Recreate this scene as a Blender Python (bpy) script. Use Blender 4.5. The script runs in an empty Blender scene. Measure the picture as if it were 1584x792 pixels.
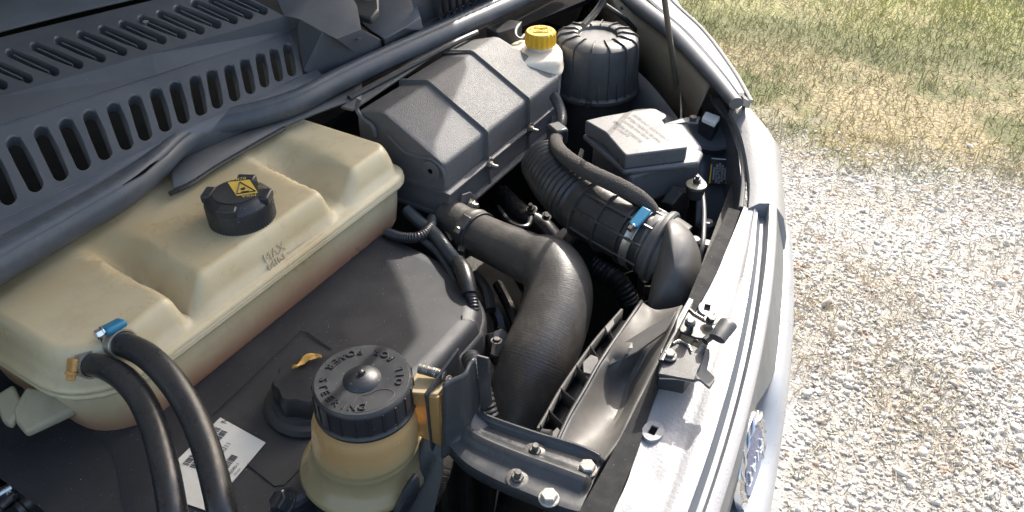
import bpy, bmesh, math, random
from mathutils import Vector, Matrix, noise
R = math.radians
random.seed(7)
sc = bpy.context.scene
COL = sc.collection

# ------------------------------------------------------------------ camera
# world frame: +X = front of the van, +Y = across the van to its far side, metres
CF, CP, CH, CA = 1190.0, R(38), 1.6, R(31)
cam = bpy.data.cameras.new('camera'); camo = bpy.data.objects.new('camera', cam); COL.objects.link(camo)
cam.sensor_width = 36; cam.lens = 36 * CF / 1584; cam.clip_start = 0.02; cam.clip_end = 300
camo.location = (0, 0, CH); camo.rotation_euler = (R(90) - CP, 0, CA); sc.camera = camo

# ------------------------------------------------------------------ sky, sun, exposure
SUN_EL, SUN_AZ = R(39), R(-3)          # azimuth measured from +Y towards +X
w = bpy.data.worlds.new('World'); sc.world = w; w.use_nodes = True
nt = w.node_tree; nt.nodes.clear()
sky = nt.nodes.new('ShaderNodeTexSky'); sky.sky_type = 'NISHITA'; sky.sun_disc = False
sky.sun_elevation = SUN_EL; sky.sun_rotation = SUN_AZ; sky.air_density = 1.2; sky.dust_density = 4.0
bg = nt.nodes.new('ShaderNodeBackground'); bg.inputs[1].default_value = 0.15
wo = nt.nodes.new('ShaderNodeOutputWorld')
nt.links.new(sky.outputs[0], bg.inputs[0]); nt.links.new(bg.outputs[0], wo.inputs[0])
sl = bpy.data.lights.new('sun', 'SUN'); so = bpy.data.objects.new('sun', sl); COL.objects.link(so)
sl.energy = 2.75; sl.angle = R(0.5); sl.color = (1.0, .95, .87)
sdir = Vector((math.sin(SUN_AZ) * math.cos(SUN_EL), math.cos(SUN_AZ) * math.cos(SUN_EL), math.sin(SUN_EL)))
so.rotation_euler = sdir.to_track_quat('Z', 'Y').to_euler(); so.location = (0, 0, 6)
sc.view_settings.view_transform = 'Standard'; sc.view_settings.look = 'None'
sc.view_settings.exposure = 1.45; sc.view_settings.gamma = 1.0

# ------------------------------------------------------------------ measuring helpers (photo pixel + height -> place in the van frame)
_cA, _sA = math.cos(CA), math.sin(CA)
def _ray(px, py):
    u = (px - 792) / CF; v = (396 - py) / CF
    c, s = math.cos(CP), math.sin(CP)
    X, Y, Z = u, c + v * s, -s + v * c
    return Vector((X * _cA - Y * _sA, X * _sA + Y * _cA, Z))
EYE = Vector((0, 0, CH))
def P(px, py, z):
    d = _ray(px, py); return EYE + d * ((z - CH) / d.z)
def PX(px, py, x):
    d = _ray(px, py); return EYE + d * (x / d.x)
def PY(px, py, y):
    d = _ray(px, py); return EYE + d * (y / d.y)
def PN(px, py, plane):                        # plane = (point, normal)
    d = _ray(px, py); p, n = plane; return EYE + d * ((p - EYE).dot(n) / d.dot(n))
def plane3(a, b, c):
    n = (b - a).cross(c - a).normalized()
    if n.z < 0: n = -n
    return (a, n)
def V(*a): return Vector(a)

# ------------------------------------------------------------------ materials
def nodes(m):
    m.use_nodes = True; t = m.node_tree; t.nodes.clear()
    o = t.nodes.new('ShaderNodeOutputMaterial'); b = t.nodes.new('ShaderNodeBsdfPrincipled')
    t.links.new(b.outputs[0], o.inputs[0]); return t, b, o
def mat(name, col, rough=.5, metal=0, grain=0, gscale=900, dust=0, dcol=(.30, .27, .22), dscale=14, spec=.5,
        coat=0, var=.12, vscale=6, speck=0, sss=0, wear=None, bumpd=.0006, rvar=.12):
    m = bpy.data.materials.new(name); t, b, o = nodes(m); N = t.nodes.new; L = t.links.new
    tc = N('ShaderNodeTexCoord'); vec = tc.outputs['Object']
    def nz(scale, detail=4, rough=.55):
        n = N('ShaderNodeTexNoise'); n.inputs['Scale'].default_value = scale; n.inputs['Detail'].default_value = detail
        n.inputs['Roughness'].default_value = rough; L(vec, n.inputs['Vector']); return n.outputs['Fac']
    def rng(f, a, b2, c=0, d=1):
        r = N('ShaderNodeMapRange'); r.inputs[1].default_value = a; r.inputs[2].default_value = b2
        r.inputs[3].default_value = c; r.inputs[4].default_value = d; L(f, r.inputs[0]); return r.outputs[0]
    def mix(f, a, b2):
        x = N('ShaderNodeMix'); x.data_type = 'RGBA'
        if hasattr(f, 'links'): L(f, x.inputs[0])
        else: x.inputs[0].default_value = f
        for i, q in ((6, a), (7, b2)):
            if isinstance(q, (tuple, list)): x.inputs[i].default_value = (*q, 1)
            else: L(q, x.inputs[i])
        return x.outputs[2]
    c0 = tuple(max(0, v * (1 - var)) for v in col); c1 = tuple(min(1, v * (1 + var)) for v in col)
    c = mix(rng(nz(vscale), .3, .7), c0, c1)
    if dust: 
        d = rng(nz(dscale, 9, .72), .46, .80, 0, dust)
        c = mix(d, c, dcol)
    if wear:
        c = mix(rng(nz(wear[1], 8, .7), wear[2], wear[2] + .06), c, wear[0])
    if speck:
        c = mix(rng(nz(420, 2, .5), .72, .78, 0, speck), c, (.5, .47, .42))
    L(c, b.inputs['Base Color'])
    r = rng(nz(vscale * 5, 6, .7), .3, .75, max(.03, rough - rvar), min(1, rough + rvar)); L(r, b.inputs['Roughness'])
    b.inputs['Metallic'].default_value = metal; b.inputs['Specular IOR Level'].default_value = spec
    b.inputs['Coat Weight'].default_value = coat; b.inputs['Coat Roughness'].default_value = .08
    if sss:
        b.inputs['Subsurface Weight'].default_value = sss; b.inputs['Subsurface Radius'].default_value = (.05, .035, .018)
        b.inputs['Subsurface Scale'].default_value = .6
    if grain:
        bu = N('ShaderNodeBump'); bu.inputs['Strength'].default_value = grain; bu.inputs['Distance'].default_value = bumpd
        L(nz(gscale, 3, .6), bu.inputs['Height']); L(bu.outputs[0], b.inputs['Normal'])
    return m
M = {}
M['cowl'] = mat('cowl_plastic', (.078, .086, .102), .40, grain=.35, gscale=1100, dust=.35, dscale=12, dcol=(.15, .15, .15), speck=.35)
M['seal'] = mat('seal_rubber', (.052, .060, .074), .46, grain=.25, gscale=500, dust=.25, dscale=30, dcol=(.2, .19, .18), speck=.25)
M['dark'] = mat('dark_plastic', (.022, .023, .026), .45, grain=.3, dust=.10, speck=.3)
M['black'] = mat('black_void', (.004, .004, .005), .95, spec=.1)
M['tub'] = mat('bay_grime', (.035, .034, .032), .75, grain=.5, gscale=90, dust=.3, dcol=(.06, .055, .048))
M['airbox'] = mat('grey_textured_plastic', (.118, .116, .117), .45, grain=1.0, gscale=620, dust=.22, dcol=(.24, .22, .2), bumpd=.0014, speck=.25)
M['cover'] = mat('engine_cover_plastic', (.026, .027, .031), .50, grain=.55, gscale=1500, dust=.38, dcol=(.11, .105, .098), dscale=7, speck=.9)
M['cap'] = mat('black_cap_plastic', (.020, .021, .024), .38, grain=.35, gscale=1000, dust=.10, dcol=(.2, .19, .17), speck=.6)
M['rubber'] = mat('hose_rubber', (.020, .020, .021), .33, grain=.2, gscale=700, dust=.12, dcol=(.16, .14, .12), vscale=20)
M['bellow'] = mat('duct_rubber', (.030, .029, .029), .36, grain=.3, gscale=500, dust=.35, dcol=(.15, .135, .115), dscale=26)
M['canister'] = mat('canister_plastic', (.060, .061, .064), .40, grain=.3, dust=.3, dcol=(.16, .15, .135), dscale=20)
M['bighose'] = mat('ribbed_hose_rubber', (.062, .057, .052), .42, grain=.5, gscale=260, dust=.4, dcol=(.17, .15, .125), dscale=30)
M['elbow'] = mat('elbow_plastic', (.085, .083, .081), .52, grain=.2, dust=.3, dcol=(.2, .18, .16))
M['loom'] = mat('loom_conduit', (.022, .023, .026), .4, dust=.15)
M['tape'] = mat('fleece_tape', (.065, .058, .052), .95, grain=1, gscale=420, dust=.5, dcol=(.13, .115, .1), dscale=60, bumpd=.003)
M['steel'] = mat('black_painted_steel', (.036, .038, .041), .34, grain=.25, gscale=160, dust=.22, dcol=(.14, .125, .11), dscale=30, speck=.2)
M['shroud'] = mat('grey_shroud_plastic', (.088, .085, .081), .58, grain=.2, gscale=300, dust=.45, dcol=(.22, .195, .165), dscale=12)
M['zinc'] = mat('zinc_bolt', (.26, .245, .22), .38, metal=.85, grain=.5, gscale=500, dust=.4, dcol=(.25, .22, .17), dscale=120)
M['chalk'] = mat('corroded_bolt', (.40, .38, .34), .6, metal=.2, grain=1, gscale=900, dust=.6, dcol=(.2, .18, .15), dscale=260, bumpd=.001)
M['alu'] = mat('bare_aluminium', (.55, .55, .56), .32, metal=1, grain=.5, gscale=300)
M['chrome'] = mat('chrome', (.62, .63, .65), .20, metal=1, grain=.1)
M['darkmetal'] = mat('grimy_metal', (.10, .095, .088), .5, metal=.5, grain=1, gscale=160, dust=.6, dcol=(.08, .07, .06), dscale=50)
M['white'] = mat('painted_white_steel', (.25, .25, .26), .45, grain=.6, gscale=300, dust=.75, dcol=(.24, .225, .20), dscale=17, var=.06, coat=.15, wear=((.20, .19, .17), 23, .66), speck=.4, bumpd=.0008)
M['fascia'] = mat('silver_bumper_paint', (.33, .34, .36), .34, grain=.1, gscale=800, dust=.25, dcol=(.42, .41, .38), dscale=9, var=.03, coat=.3)
M['gutter'] = mat('gutter_paint', (.16, .18, .21), .45, dust=.3)
M['trim'] = mat('grey_trim', (.13, .135, .14), .5, grain=.2, dust=.3, dcol=(.3, .29, .26), speck=.5)
M['rail'] = mat('dusty_rail', (.07, .072, .076), .5, dust=.4, dcol=(.14, .13, .12))
M['beige'] = mat('beige_wing_paint', (.17, .145, .11), .5, dust=.5, dcol=(.09, .075, .055), dscale=8)
M['liner'] = mat('inner_wing_panel', (.085, .092, .102), .42, grain=.2, dust=.3, dcol=(.12, .115, .11), dscale=9)
M['fuse'] = mat('fuse_box_plastic', (.088, .090, .097), .34, grain=.25, gscale=900, dust=.08, speck=.15)
M['yellow'] = mat('yellow_cap', (.74, .42, .02), .42, grain=.4, gscale=260, dust=.35, dcol=(.25, .15, .03), dscale=70)
M['gold'] = mat('gold_print', (.60, .41, .07), .5, dust=.2, dcol=(.3, .2, .05), dscale=90)
M['goldtext'] = mat('pale_gold_print', (.52, .38, .12), .5)
M['ink'] = mat('black_ink', (.02, .018, .015), .6)
M['greyink'] = mat('grey_ink', (.05, .05, .05), .6)
M['paper'] = mat('label_paper', (.66, .64, .58), .6, dust=.4, dcol=(.45, .4, .31), dscale=40, speck=.2)
M['blue'] = mat('blue_clamp_housing', (.02, .17, .30), .38, grain=.3, gscale=300, dust=.25, dcol=(.1, .16, .2), dscale=90)
M['clamp'] = mat('clamp_band_steel', (.46, .44, .41), .36, metal=.8, grain=.4, gscale=300, dust=.4, dcol=(.2, .17, .13), dscale=80)
M['rust'] = mat('rusty_clamp', (.52, .30, .10), .6, metal=.3, grain=.8, gscale=300, dust=.6, dcol=(.25, .1, .03), dscale=120)
M['leaf'] = mat('dry_leaf', (.50, .29, .07), .7, grain=.6, gscale=200, dust=.4, dcol=(.3, .15, .03), dscale=90)
M['brakebox'] = mat('white_reservoir_plastic', (.70, .63, .52), .38, grain=.1, dust=.25, dcol=(.5, .42, .3), sss=.35)
M['tabplastic'] = mat('amber_plastic', (.29, .17, .065), .45, grain=.2, dust=.5, dcol=(.38, .2, .05), dscale=30, sss=.25)
M['cream'] = mat('cream_plastic', (.33, .29, .19), .5, sss=.2, dust=.5, dcol=(.15, .13, .1))
M['bluefield'] = mat('blue_enamel', (.02, .05, .16), .25, coat=.5)
M['whiteprint'] = mat('white_print', (.62, .64, .66), .5)
M['foam'] = mat('white_foam_pad', (.74, .74, .72), .6, dust=.2)
M['glass'] = mat('windscreen_glass', (.02, .025, .03), .05, spec=.8)
M['rod'] = mat('prop_rod_paint', (.10, .085, .07), .5, dust=.4)
M['hoodpaint'] = mat('bonnet_paint', (.50, .52, .55), .4, coat=.2, dust=.2)

def translucent_tank(name, colA, colB, low, zsplit, soft, sss=.45, rough=.33, streak=.3, mn=None):
    """milky polyethylene: fluid inside tints the wall below the fluid level"""
    m = bpy.data.materials.new(name); t, b, o = nodes(m); N = t.nodes.new; L = t.links.new
    tc = N('ShaderNodeTexCoord'); geo = N('ShaderNodeNewGeometry'); sp = N('ShaderNodeSeparateXYZ'); L(geo.outputs['Position'], sp.inputs[0])
    n = N('ShaderNodeTexNoise'); n.inputs['Scale'].default_value = 5; n.inputs['Detail'].default_value = 5; L(tc.outputs['Object'], n.inputs['Vector'])
    mr = N('ShaderNodeMapRange'); mr.inputs[1].default_value = .32; mr.inputs[2].default_value = .68; L(n.outputs['Fac'], mr.inputs[0])
    a = N('ShaderNodeMix'); a.data_type = 'RGBA'; L(mr.outputs[0], a.inputs[0]); a.inputs[6].default_value = (*colA, 1); a.inputs[7].default_value = (*colB, 1)
    zn = N('ShaderNodeMath'); zn.operation = 'MULTIPLY_ADD'; zn.inputs[1].default_value = .03; L(n.outputs['Fac'], zn.inputs[0]); L(sp.outputs['Z'], zn.inputs[2])
    z = N('ShaderNodeMapRange'); z.inputs[1].default_value = zsplit + soft + .015; z.inputs[2].default_value = zsplit - soft + .015; L(zn.outputs[0], z.inputs[0])
    c = N('ShaderNodeMix'); c.data_type = 'RGBA'; L(z.outputs[0], c.inputs[0]); L(a.outputs[2], c.inputs[6]); c.inputs[7].default_value = (*low, 1)
    n2 = N('ShaderNodeTexNoise'); n2.inputs['Scale'].default_value = 260; n2.inputs['Detail'].default_value = 2; L(tc.outputs['Object'], n2.inputs['Vector'])
    m2 = N('ShaderNodeMapRange'); m2.inputs[1].default_value = .74; m2.inputs[2].default_value = .78; m2.inputs[4].default_value = .5; L(n2.outputs['Fac'], m2.inputs[0])
    c2 = N('ShaderNodeMix'); c2.data_type = 'RGBA'; L(m2.outputs[0], c2.inputs[0]); L(c.outputs[2], c2.inputs[6]); c2.inputs[7].default_value = (.16, .12, .07, 1)
    n4 = N('ShaderNodeTexNoise'); n4.inputs['Scale'].default_value = 11; n4.inputs['Detail'].default_value = 9; n4.inputs['Roughness'].default_value = .7; L(tc.outputs['Object'], n4.inputs['Vector'])
    m4 = N('ShaderNodeMapRange'); m4.inputs[1].default_value = .52; m4.inputs[2].default_value = .74; m4.inputs[4].default_value = .55; L(n4.outputs['Fac'], m4.inputs[0])
    c3 = N('ShaderNodeMix'); c3.data_type = 'RGBA'; L(m4.outputs[0], c3.inputs[0]); L(c2.outputs[2], c3.inputs[6]); c3.inputs[7].default_value = (.36, .26, .14, 1)
    L(c3.outputs[2], b.inputs['Base Color'])
    mr4 = N('ShaderNodeMapRange'); mr4.inputs[1].default_value = .35; mr4.inputs[2].default_value = .65; mr4.inputs[3].default_value = rough - .1; mr4.inputs[4].default_value = rough + .18; L(n4.outputs['Fac'], mr4.inputs[0])
    L(mr4.outputs[0], b.inputs['Roughness']); b.inputs['Subsurface Weight'].default_value = sss
    b.inputs['Subsurface Radius'].default_value = (.05, .04, .02); b.inputs['Subsurface Scale'].default_value = .5
    n3 = N('ShaderNodeTexNoise'); n3.inputs['Scale'].default_value = 28; n3.inputs['Detail'].default_value = 6; L(tc.outputs['Object'], n3.inputs['Vector'])
    bu = N('ShaderNodeBump'); bu.inputs['Strength'].default_value = .35; bu.inputs['Distance'].default_value = .002
    L(n3.outputs['Fac'], bu.inputs['Height']); L(bu.outputs[0], b.inputs['Normal'])
    return m
M['tank'] = translucent_tank('milky_tank_plastic', (.45, .345, .185), (.60, .515, .34), (.38, .20, .12), .932, .022, sss=.3)
M['pstank'] = translucent_tank('amber_tank_plastic', (.40, .235, .095), (.46, .30, .14), (.31, .245, .13), .985, .012, sss=.3)
M['flange'] = mat('dusty_black_flange', (.022, .022, .023), .8, grain=.3, dust=.4, dcol=(.07, .066, .06), dscale=40, speck=.5, spec=.15)
M['pale'] = mat('pale_moulding', (.50, .42, .26), .5)
M['tan'] = mat('tan_plastic', (.36, .28, .16), .5, dust=.3)

# ------------------------------------------------------------------ object helpers
def offs(parent):
    v = Vector((0, 0, 0))
    while parent is not None: v += parent.location; parent = parent.parent
    return v
def obj(name, verts, faces, m, parent=None, smooth=True, ang=35, bevel=0, bseg=2, kind=None, solid=0, sub=0, origin=None):
    me = bpy.data.meshes.new(name); off = offs(parent)
    if parent is None and origin is not None: off = Vector(origin)
    me.from_pydata([tuple(Vector(v) - off) for v in verts], [], faces); me.validate()
    bm = bmesh.new(); bm.from_mesh(me); bmesh.ops.recalc_face_normals(bm, faces=bm.faces); bm.to_mesh(me); bm.free()
    if m is not None: me.materials.append(M[m] if isinstance(m, str) else m)
    if smooth:
        me.polygons.foreach_set('use_smooth', [True] * len(me.polygons)); me.set_sharp_from_angle(angle=R(ang))
    o = bpy.data.objects.new(name, me); COL.objects.link(o)
    if parent is not None: o.parent = parent
    elif origin is not None: o.location = origin
    if solid: s = o.modifiers.new('s', 'SOLIDIFY'); s.thickness = solid; s.offset = 0
    if bevel:
        b = o.modifiers.new('b', 'BEVEL'); b.width = bevel; b.segments = bseg; b.limit_method = 'ANGLE'; b.angle_limit = R(30)
        me.polygons.foreach_set('use_smooth', [True] * len(me.polygons))
        b.harden_normals = False
        if hasattr(b, 'use_clamp_overlap'): b.use_clamp_overlap = True
    if sub: s = o.modifiers.new('u', 'SUBSURF'); s.levels = s.render_levels = sub
    if kind: o['kind'] = kind
    return o
def thing(name, label, cat, loc, group=None):
    o = bpy.data.objects.new(name, None); COL.objects.link(o); o.location = loc; o.empty_display_size = .05
    return tag(o, label, cat, group)
def tag(o, label, cat=None, group=None):
    o['label'] = label
    if cat: o['category'] = cat
    if group: o['group'] = group
    return o
def box_vf(x0, x1, y0, y1, z0, z1):
    v = [(x0, y0, z0), (x1, y0, z0), (x1, y1, z0), (x0, y1, z0), (x0, y0, z1), (x1, y0, z1), (x1, y1, z1), (x0, y1, z1)]
    return v, [(0, 3, 2, 1), (4, 5, 6, 7), (0, 1, 5, 4), (1, 2, 6, 5), (2, 3, 7, 6), (3, 0, 4, 7)]
def box(name, x0, x1, y0, y1, z0, z1, m, parent=None, **k):
    v, f = box_vf(x0, x1, y0, y1, z0, z1); return obj(name, v, f, m, parent, **k)
def merge(*vfs):
    V_, F_ = [], []
    for v, f in vfs:
        n = len(V_); V_ += list(v); F_ += [tuple(i + n for i in q) for q in f]
    return V_, F_
def prism_vf(poly, d):                          # poly: list of 3D points, d: extrusion vector
    n = len(poly); a = [Vector(p) for p in poly]; b = [p + Vector(d) for p in a]
    return a + b, [tuple(range(n)), tuple(range(2 * n - 1, n - 1, -1))] + [(i, (i + 1) % n, n + (i + 1) % n, n + i) for i in range(n)]
def slab(name, poly, d, m, parent=None, **k):
    v, f = prism_vf(poly, d); return obj(name, v, f, m, parent, **k)
def frame_of(t):
    t = t.normalized(); u = Vector((0, 0, 1)) if abs(t.z) < .9 else Vector((1, 0, 0))
    x = u.cross(t).normalized(); return x, t.cross(x).normalized()
def catmull(pts, n):
    out = []; N = len(pts)
    for i in range(N - 1):
        p0, p1, p2, p3 = pts[max(i - 1, 0)], pts[i], pts[i + 1], pts[min(i + 2, N - 1)]
        for k in range(n):
            t = k / n
            out.append(.5 * ((2 * p1) + (p2 - p0) * t + (2 * p0 - 5 * p1 + 4 * p2 - p3) * t * t + (3 * p1 - p0 - 3 * p2 + p3) * t ** 3))
    out.append(pts[-1]); return out
def tube_vf(pts, rad, seg=14, n=6, mod=None, cap=True, flat=None, step=None, twist=0):
    """swept tube; rad number or list; mod(s) multiplies the radius along the length; flat=(a,b) ellipse"""
    pts = [Vector(p) for p in pts]
    rad = list(rad) if isinstance(rad, (list, tuple)) else [rad] * len(pts)
    pr = [Vector((*p, r)) for p, r in zip(pts, rad)]
    c = catmull(pr, n) if n > 1 and len(pts) > 2 else (pr if n <= 1 else [pr[0].lerp(pr[1], k / n) for k in range(n + 1)])
    P3 = [Vector(q[:3]) for q in c]; rr = [q[3] for q in c]
    S = [0]
    for i in range(1, len(P3)): S.append(S[-1] + (P3[i] - P3[i - 1]).length)
    if step:
        K = max(2, int(S[-1] / step)); nP, nr, nS = [], [], []; j = 0
        for k in range(K + 1):
            s = S[-1] * k / K
            while j < len(S) - 2 and S[j + 1] < s: j += 1
            t = (s - S[j]) / max(1e-9, S[j + 1] - S[j]); nP.append(P3[j].lerp(P3[j + 1], t)); nr.append(rr[j] + (rr[j + 1] - rr[j]) * t); nS.append(s)
        P3, rr, S = nP, nr, nS
    verts, faces = [], []; x, y = frame_of(P3[1] - P3[0]); L_ = len(P3)
    for i, p in enumerate(P3):
        t = (P3[min(i + 1, L_ - 1)] - P3[max(i - 1, 0)]).normalized()
        x = (x - t * x.dot(t)).normalized(); y = t.cross(x)
        r = rr[i] * (mod(S[i]) if mod else 1)
        a, b = flat if flat else (1, 1)
        for k in range(seg):
            th = 2 * math.pi * k / seg + twist; verts.append(p + x * (r * a * math.cos(th)) + y * (r * b * math.sin(th)))
    for i in range(L_ - 1):
        for k in range(seg):
            k2 = (k + 1) % seg; faces.append((i * seg + k, i * seg + k2, (i + 1) * seg + k2, (i + 1) * seg + k))
    if cap: faces += [tuple(range(seg - 1, -1, -1)), tuple(range((L_ - 1) * seg, L_ * seg))]
    return verts, faces
def tube(name, pts, rad, m, parent=None, **k):
    ok = {q: k.pop(q) for q in ('kind', 'ang') if q in k}
    v, f = tube_vf(pts, rad, **k); return obj(name, v, f, m, parent, **ok)
def lathe_vf(prof, c, axis=(0, 0, 1), seg=40, scale=(1, 1), rmod=None, x=None):
    """profile [(r, h)] around axis at c; rmod(theta, i) multiplies the radius"""
    ax = Vector(axis).normalized(); X, Y = frame_of(ax)
    if x is not None: X = (Vector(x) - ax * Vector(x).dot(ax)).normalized(); Y = ax.cross(X)
    c = Vector(c); v, f = [], []
    for i, (r, h) in enumerate(prof):
        for k in range(seg):
            th = 2 * math.pi * k / seg; q = r * (rmod(th, i) if rmod else 1)
            v.append(c + X * (q * scale[0] * math.cos(th)) + Y * (q * scale[1] * math.sin(th)) + ax * h)
    for i in range(len(prof) - 1):
        for k in range(seg):
            k2 = (k + 1) % seg; f.append((i * seg + k, i * seg + k2, (i + 1) * seg + k2, (i + 1) * seg + k))
    f += [tuple(range(seg - 1, -1, -1)), tuple(range((len(prof) - 1) * seg, len(prof) * seg))]
    return v, f
def lathe(name, prof, c, m, parent=None, axis=(0, 0, 1), seg=40, scale=(1, 1), rmod=None, x=None, **k):
    v, f = lathe_vf(prof, c, axis, seg, scale, rmod, x); return obj(name, v, f, m, parent, **k)
_fc = {}
def text_vf(s, size, o, xd, yd, depth=.0003, align='CENTER', sx=1):
    key = (s, align)
    if key not in _fc:
        cu = bpy.data.curves.new('t', 'FONT'); cu.body = s; cu.size = 1; cu.align_x = align; cu.align_y = 'CENTER'; cu.resolution_u = 2
        ob = bpy.data.objects.new('t', cu); COL.objects.link(ob)
        me = bpy.data.meshes.new_from_object(ob); bpy.data.objects.remove(ob)
        _fc[key] = ([v.co.copy() for v in me.vertices], [tuple(p.vertices) for p in me.polygons])
    vs, fs = _fc[key]; o, xd, yd = Vector(o), Vector(xd).normalized(), Vector(yd).normalized(); n = xd.cross(yd)
    a = [o + xd * (v.x * size * sx) + yd * (v.y * size) + n * depth for v in vs]
    if depth < .0004: return a, list(fs)
    b = [p - n * depth for p in a]; N = len(a)      # raised letters get side walls
    edges = {}
    for q in fs:
        for i in range(len(q)):
            e = (q[i], q[(i + 1) % len(q)]); edges[e] = 1
    side = [(e[0], e[1], e[1] + N, e[0] + N) for e in edges if (e[1], e[0]) not in edges]
    return a + b, list(fs) + side
def bolt(c, ax, r, h, parent, m='zinc', stud=0, washer=1.5, name='bolt'):
    ax = Vector(ax).normalized(); c = Vector(c); vf = []
    if washer: vf.append(lathe_vf([(r * washer * .96, 0), (r * washer, r * .1), (r * washer, r * .22), (r * washer * .9, r * .3)], c, ax, 20))
    vf.append(lathe_vf([(r, r * .25), (r, h * .85), (r * .86, h)], c, ax, 6))
    if stud:
        K = max(6, int(stud / .0009)); prof = []
        for k in range(K + 1): prof.append((r * (.55 if k % 2 else .47), h + stud * k / K))
        vf.append(lathe_vf(prof, c, ax, 10))
    v, f = merge(*vf); return obj(name, v, f, m, parent, ang=25)

# =================================================================== GROUND
import numpy as np
rng_ = np.random.default_rng(3)
gA, gB = P(1190, 232, 0), P(1584, 300, 0)         # where the gravel gives way to grass
gd = (gB - gA).normalized(); gn = Vector((-gd.y, gd.x, 0));  gn = gn if gn.y > 0 else -gn
def beyond(x, y): return (x - gA.x) * gn.x + (y - gA.y) * gn.y
def ground_mat(name, kind):
    m = bpy.data.materials.new(name); t, b, o = nodes(m); N = t.nodes.new; L = t.links.new
    geo = N('ShaderNodeNewGeometry'); pos = geo.outputs['Position']
    def nz(s, d=5, r=.6):
        n = N('ShaderNodeTexNoise'); n.inputs['Scale'].default_value = s; n.inputs['Detail'].default_value = d; n.inputs['Roughness'].default_value = r
        L(pos, n.inputs['Vector']); return n.outputs['Fac']
    def mp(f, a, c, lo=0, hi=1):
        r = N('ShaderNodeMapRange'); r.inputs[1].default_value = a; r.inputs[2].default_value = c; r.inputs[3].default_value = lo; r.inputs[4].default_value = hi
        L(f, r.inputs[0]); return r.outputs[0]
    def mix(f, a, c):
        x = N('ShaderNodeMix'); x.data_type = 'RGBA'; L(f, x.inputs[0])
        for i, q in ((6, a), (7, c)):
            if isinstance(q, tuple): x.inputs[i].default_value = (*q, 1)
            else: L(q, x.inputs[i])
        return x.outputs[2]
    def math_(op, a, c):
        x = N('ShaderNodeMath'); x.operation = op
        for i, q in enumerate((a, c)):
            if isinstance(q, (int, float)): x.inputs[i].default_value = q
            else: L(q, x.inputs[i])
        return x.outputs[0]
    sub = N('ShaderNodeVectorMath'); sub.operation = 'SUBTRACT'; L(pos, sub.inputs[0]); sub.inputs[1].default_value = gA
    dot = N('ShaderNodeVectorMath'); dot.operation = 'DOT_PRODUCT'; L(sub.outputs[0], dot.inputs[0]); dot.inputs[1].default_value = gn
    dist = math_('ADD', dot.outputs['Value'], math_('MULTIPLY', math_('SUBTRACT', nz(2.2), .5), 1.2))
    zone = mp(dist, -.1, .35)
    green, straw, lime = (.14, .165, .055), (.42, .34, .19), (.37, .38, .12)
    # patches of green and dry grass, greener strips and a pale yellow-green far strip
    g1 = mp(nz(1.6, 6, .65), .46, .58)
    far = mp(math_('ADD', dot.outputs['Value'], math_('MULTIPLY', nz(1.5), .8)), 1.7, 2.5)
    strip = mp(math_('ABSOLUTE', math_('SUBTRACT', math_('ADD', dot.outputs['Value'], math_('MULTIPLY', nz(1.1), .5)), 1.65), 0), .5, .1)
    gg = mix(math_('MAXIMUM', g1, strip), straw, green)
    gg = mix(math_('MULTIPLY', far, mp(nz(3, 5), .35, .55, .3, 1)), gg, lime)
    fine = nz(60, 4, .7)
    if kind == 'ground':
        gravel = mix(mp(fine, .35, .65), (.38, .36, .33), (.50, .485, .455))
        dry = mix(mp(nz(1.7, 7, .68), .47, .60), gravel, mix(mp(fine, .4, .6), (.42, .375, .31), (.33, .285, .22)))
        c = mix(zone, dry, mix(mp(fine, .4, .6), gg, (.14, .11, .06)))
        bu = N('ShaderNodeBump'); bu.inputs['Distance'].default_value = .02; bu.inputs['Strength'].default_value = .8; L(nz(45, 6, .7), bu.inputs['Height']); L(bu.outputs[0], b.inputs['Normal'])
    elif kind == 'grass':
        c = mix(zone, mix(mp(nz(3.1), .5, .62), (.47, .41, .315), (.30, .29, .18)), gg)
        c = mix(mp(nz(260, 2), .3, .7), c, mix(zone, (.52, .46, .37), (.44, .40, .20)))
    else:
        c = mix(mp(nz(37, 2), .35, .65), (.37, .345, .305), (.60, .57, .52))
        c = mix(mp(nz(11, 2), .6, .68), c, (.36, .26, .19))
    L(c, b.inputs['Base Color']); b.inputs['Roughness'].default_value = .9
    if kind == 'grass':
        b.inputs['Specular IOR Level'].default_value = .3
    return m
M['ground'] = ground_mat('gravel_and_turf', 'ground'); M['grass'] = ground_mat('grass_blades', 'grass'); M['stone'] = ground_mat('limestone_gravel', 'stone')
# one ground sheet, gently uneven near the van
gv, gf = [], []
xs = [-90, -40, -18, -9, -6] + [-4 + .25 * i for i in range(33)] + [6, 9, 18, 40, 90]
ys = [-90, -40, -15, -6, -3] + [-1.5 + .25 * i for i in range(41)] + [10, 13, 18, 30, 60, 120]
for y in ys:
    for x in xs: gv.append((x, y, -.02 + .03 * noise.noise(Vector((x * .8, y * .8, 0))) if abs(x) < 6 and abs(y) < 11 else 0))
for j in range(len(ys) - 1):
    for i in range(len(xs) - 1): a = j * len(xs) + i; gf.append((a, a + 1, a + 1 + len(xs), a + len(xs)))
o = obj('gravel_ground', gv, gf, 'ground', kind='structure', sub=1)
o['label'] = 'pale gravel yard turning to dry and green turf beside the van'
def gz(x, y): return -.02 + .03 * noise.noise(Vector((x * .8, y * .8, 0)))
def straw_noise(x, y): return noise.noise(Vector((x * 1.7 + 3, y * 1.7, .5))) + .5 * noise.noise(Vector((x * 5, y * 5, 2.5)))
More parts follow.
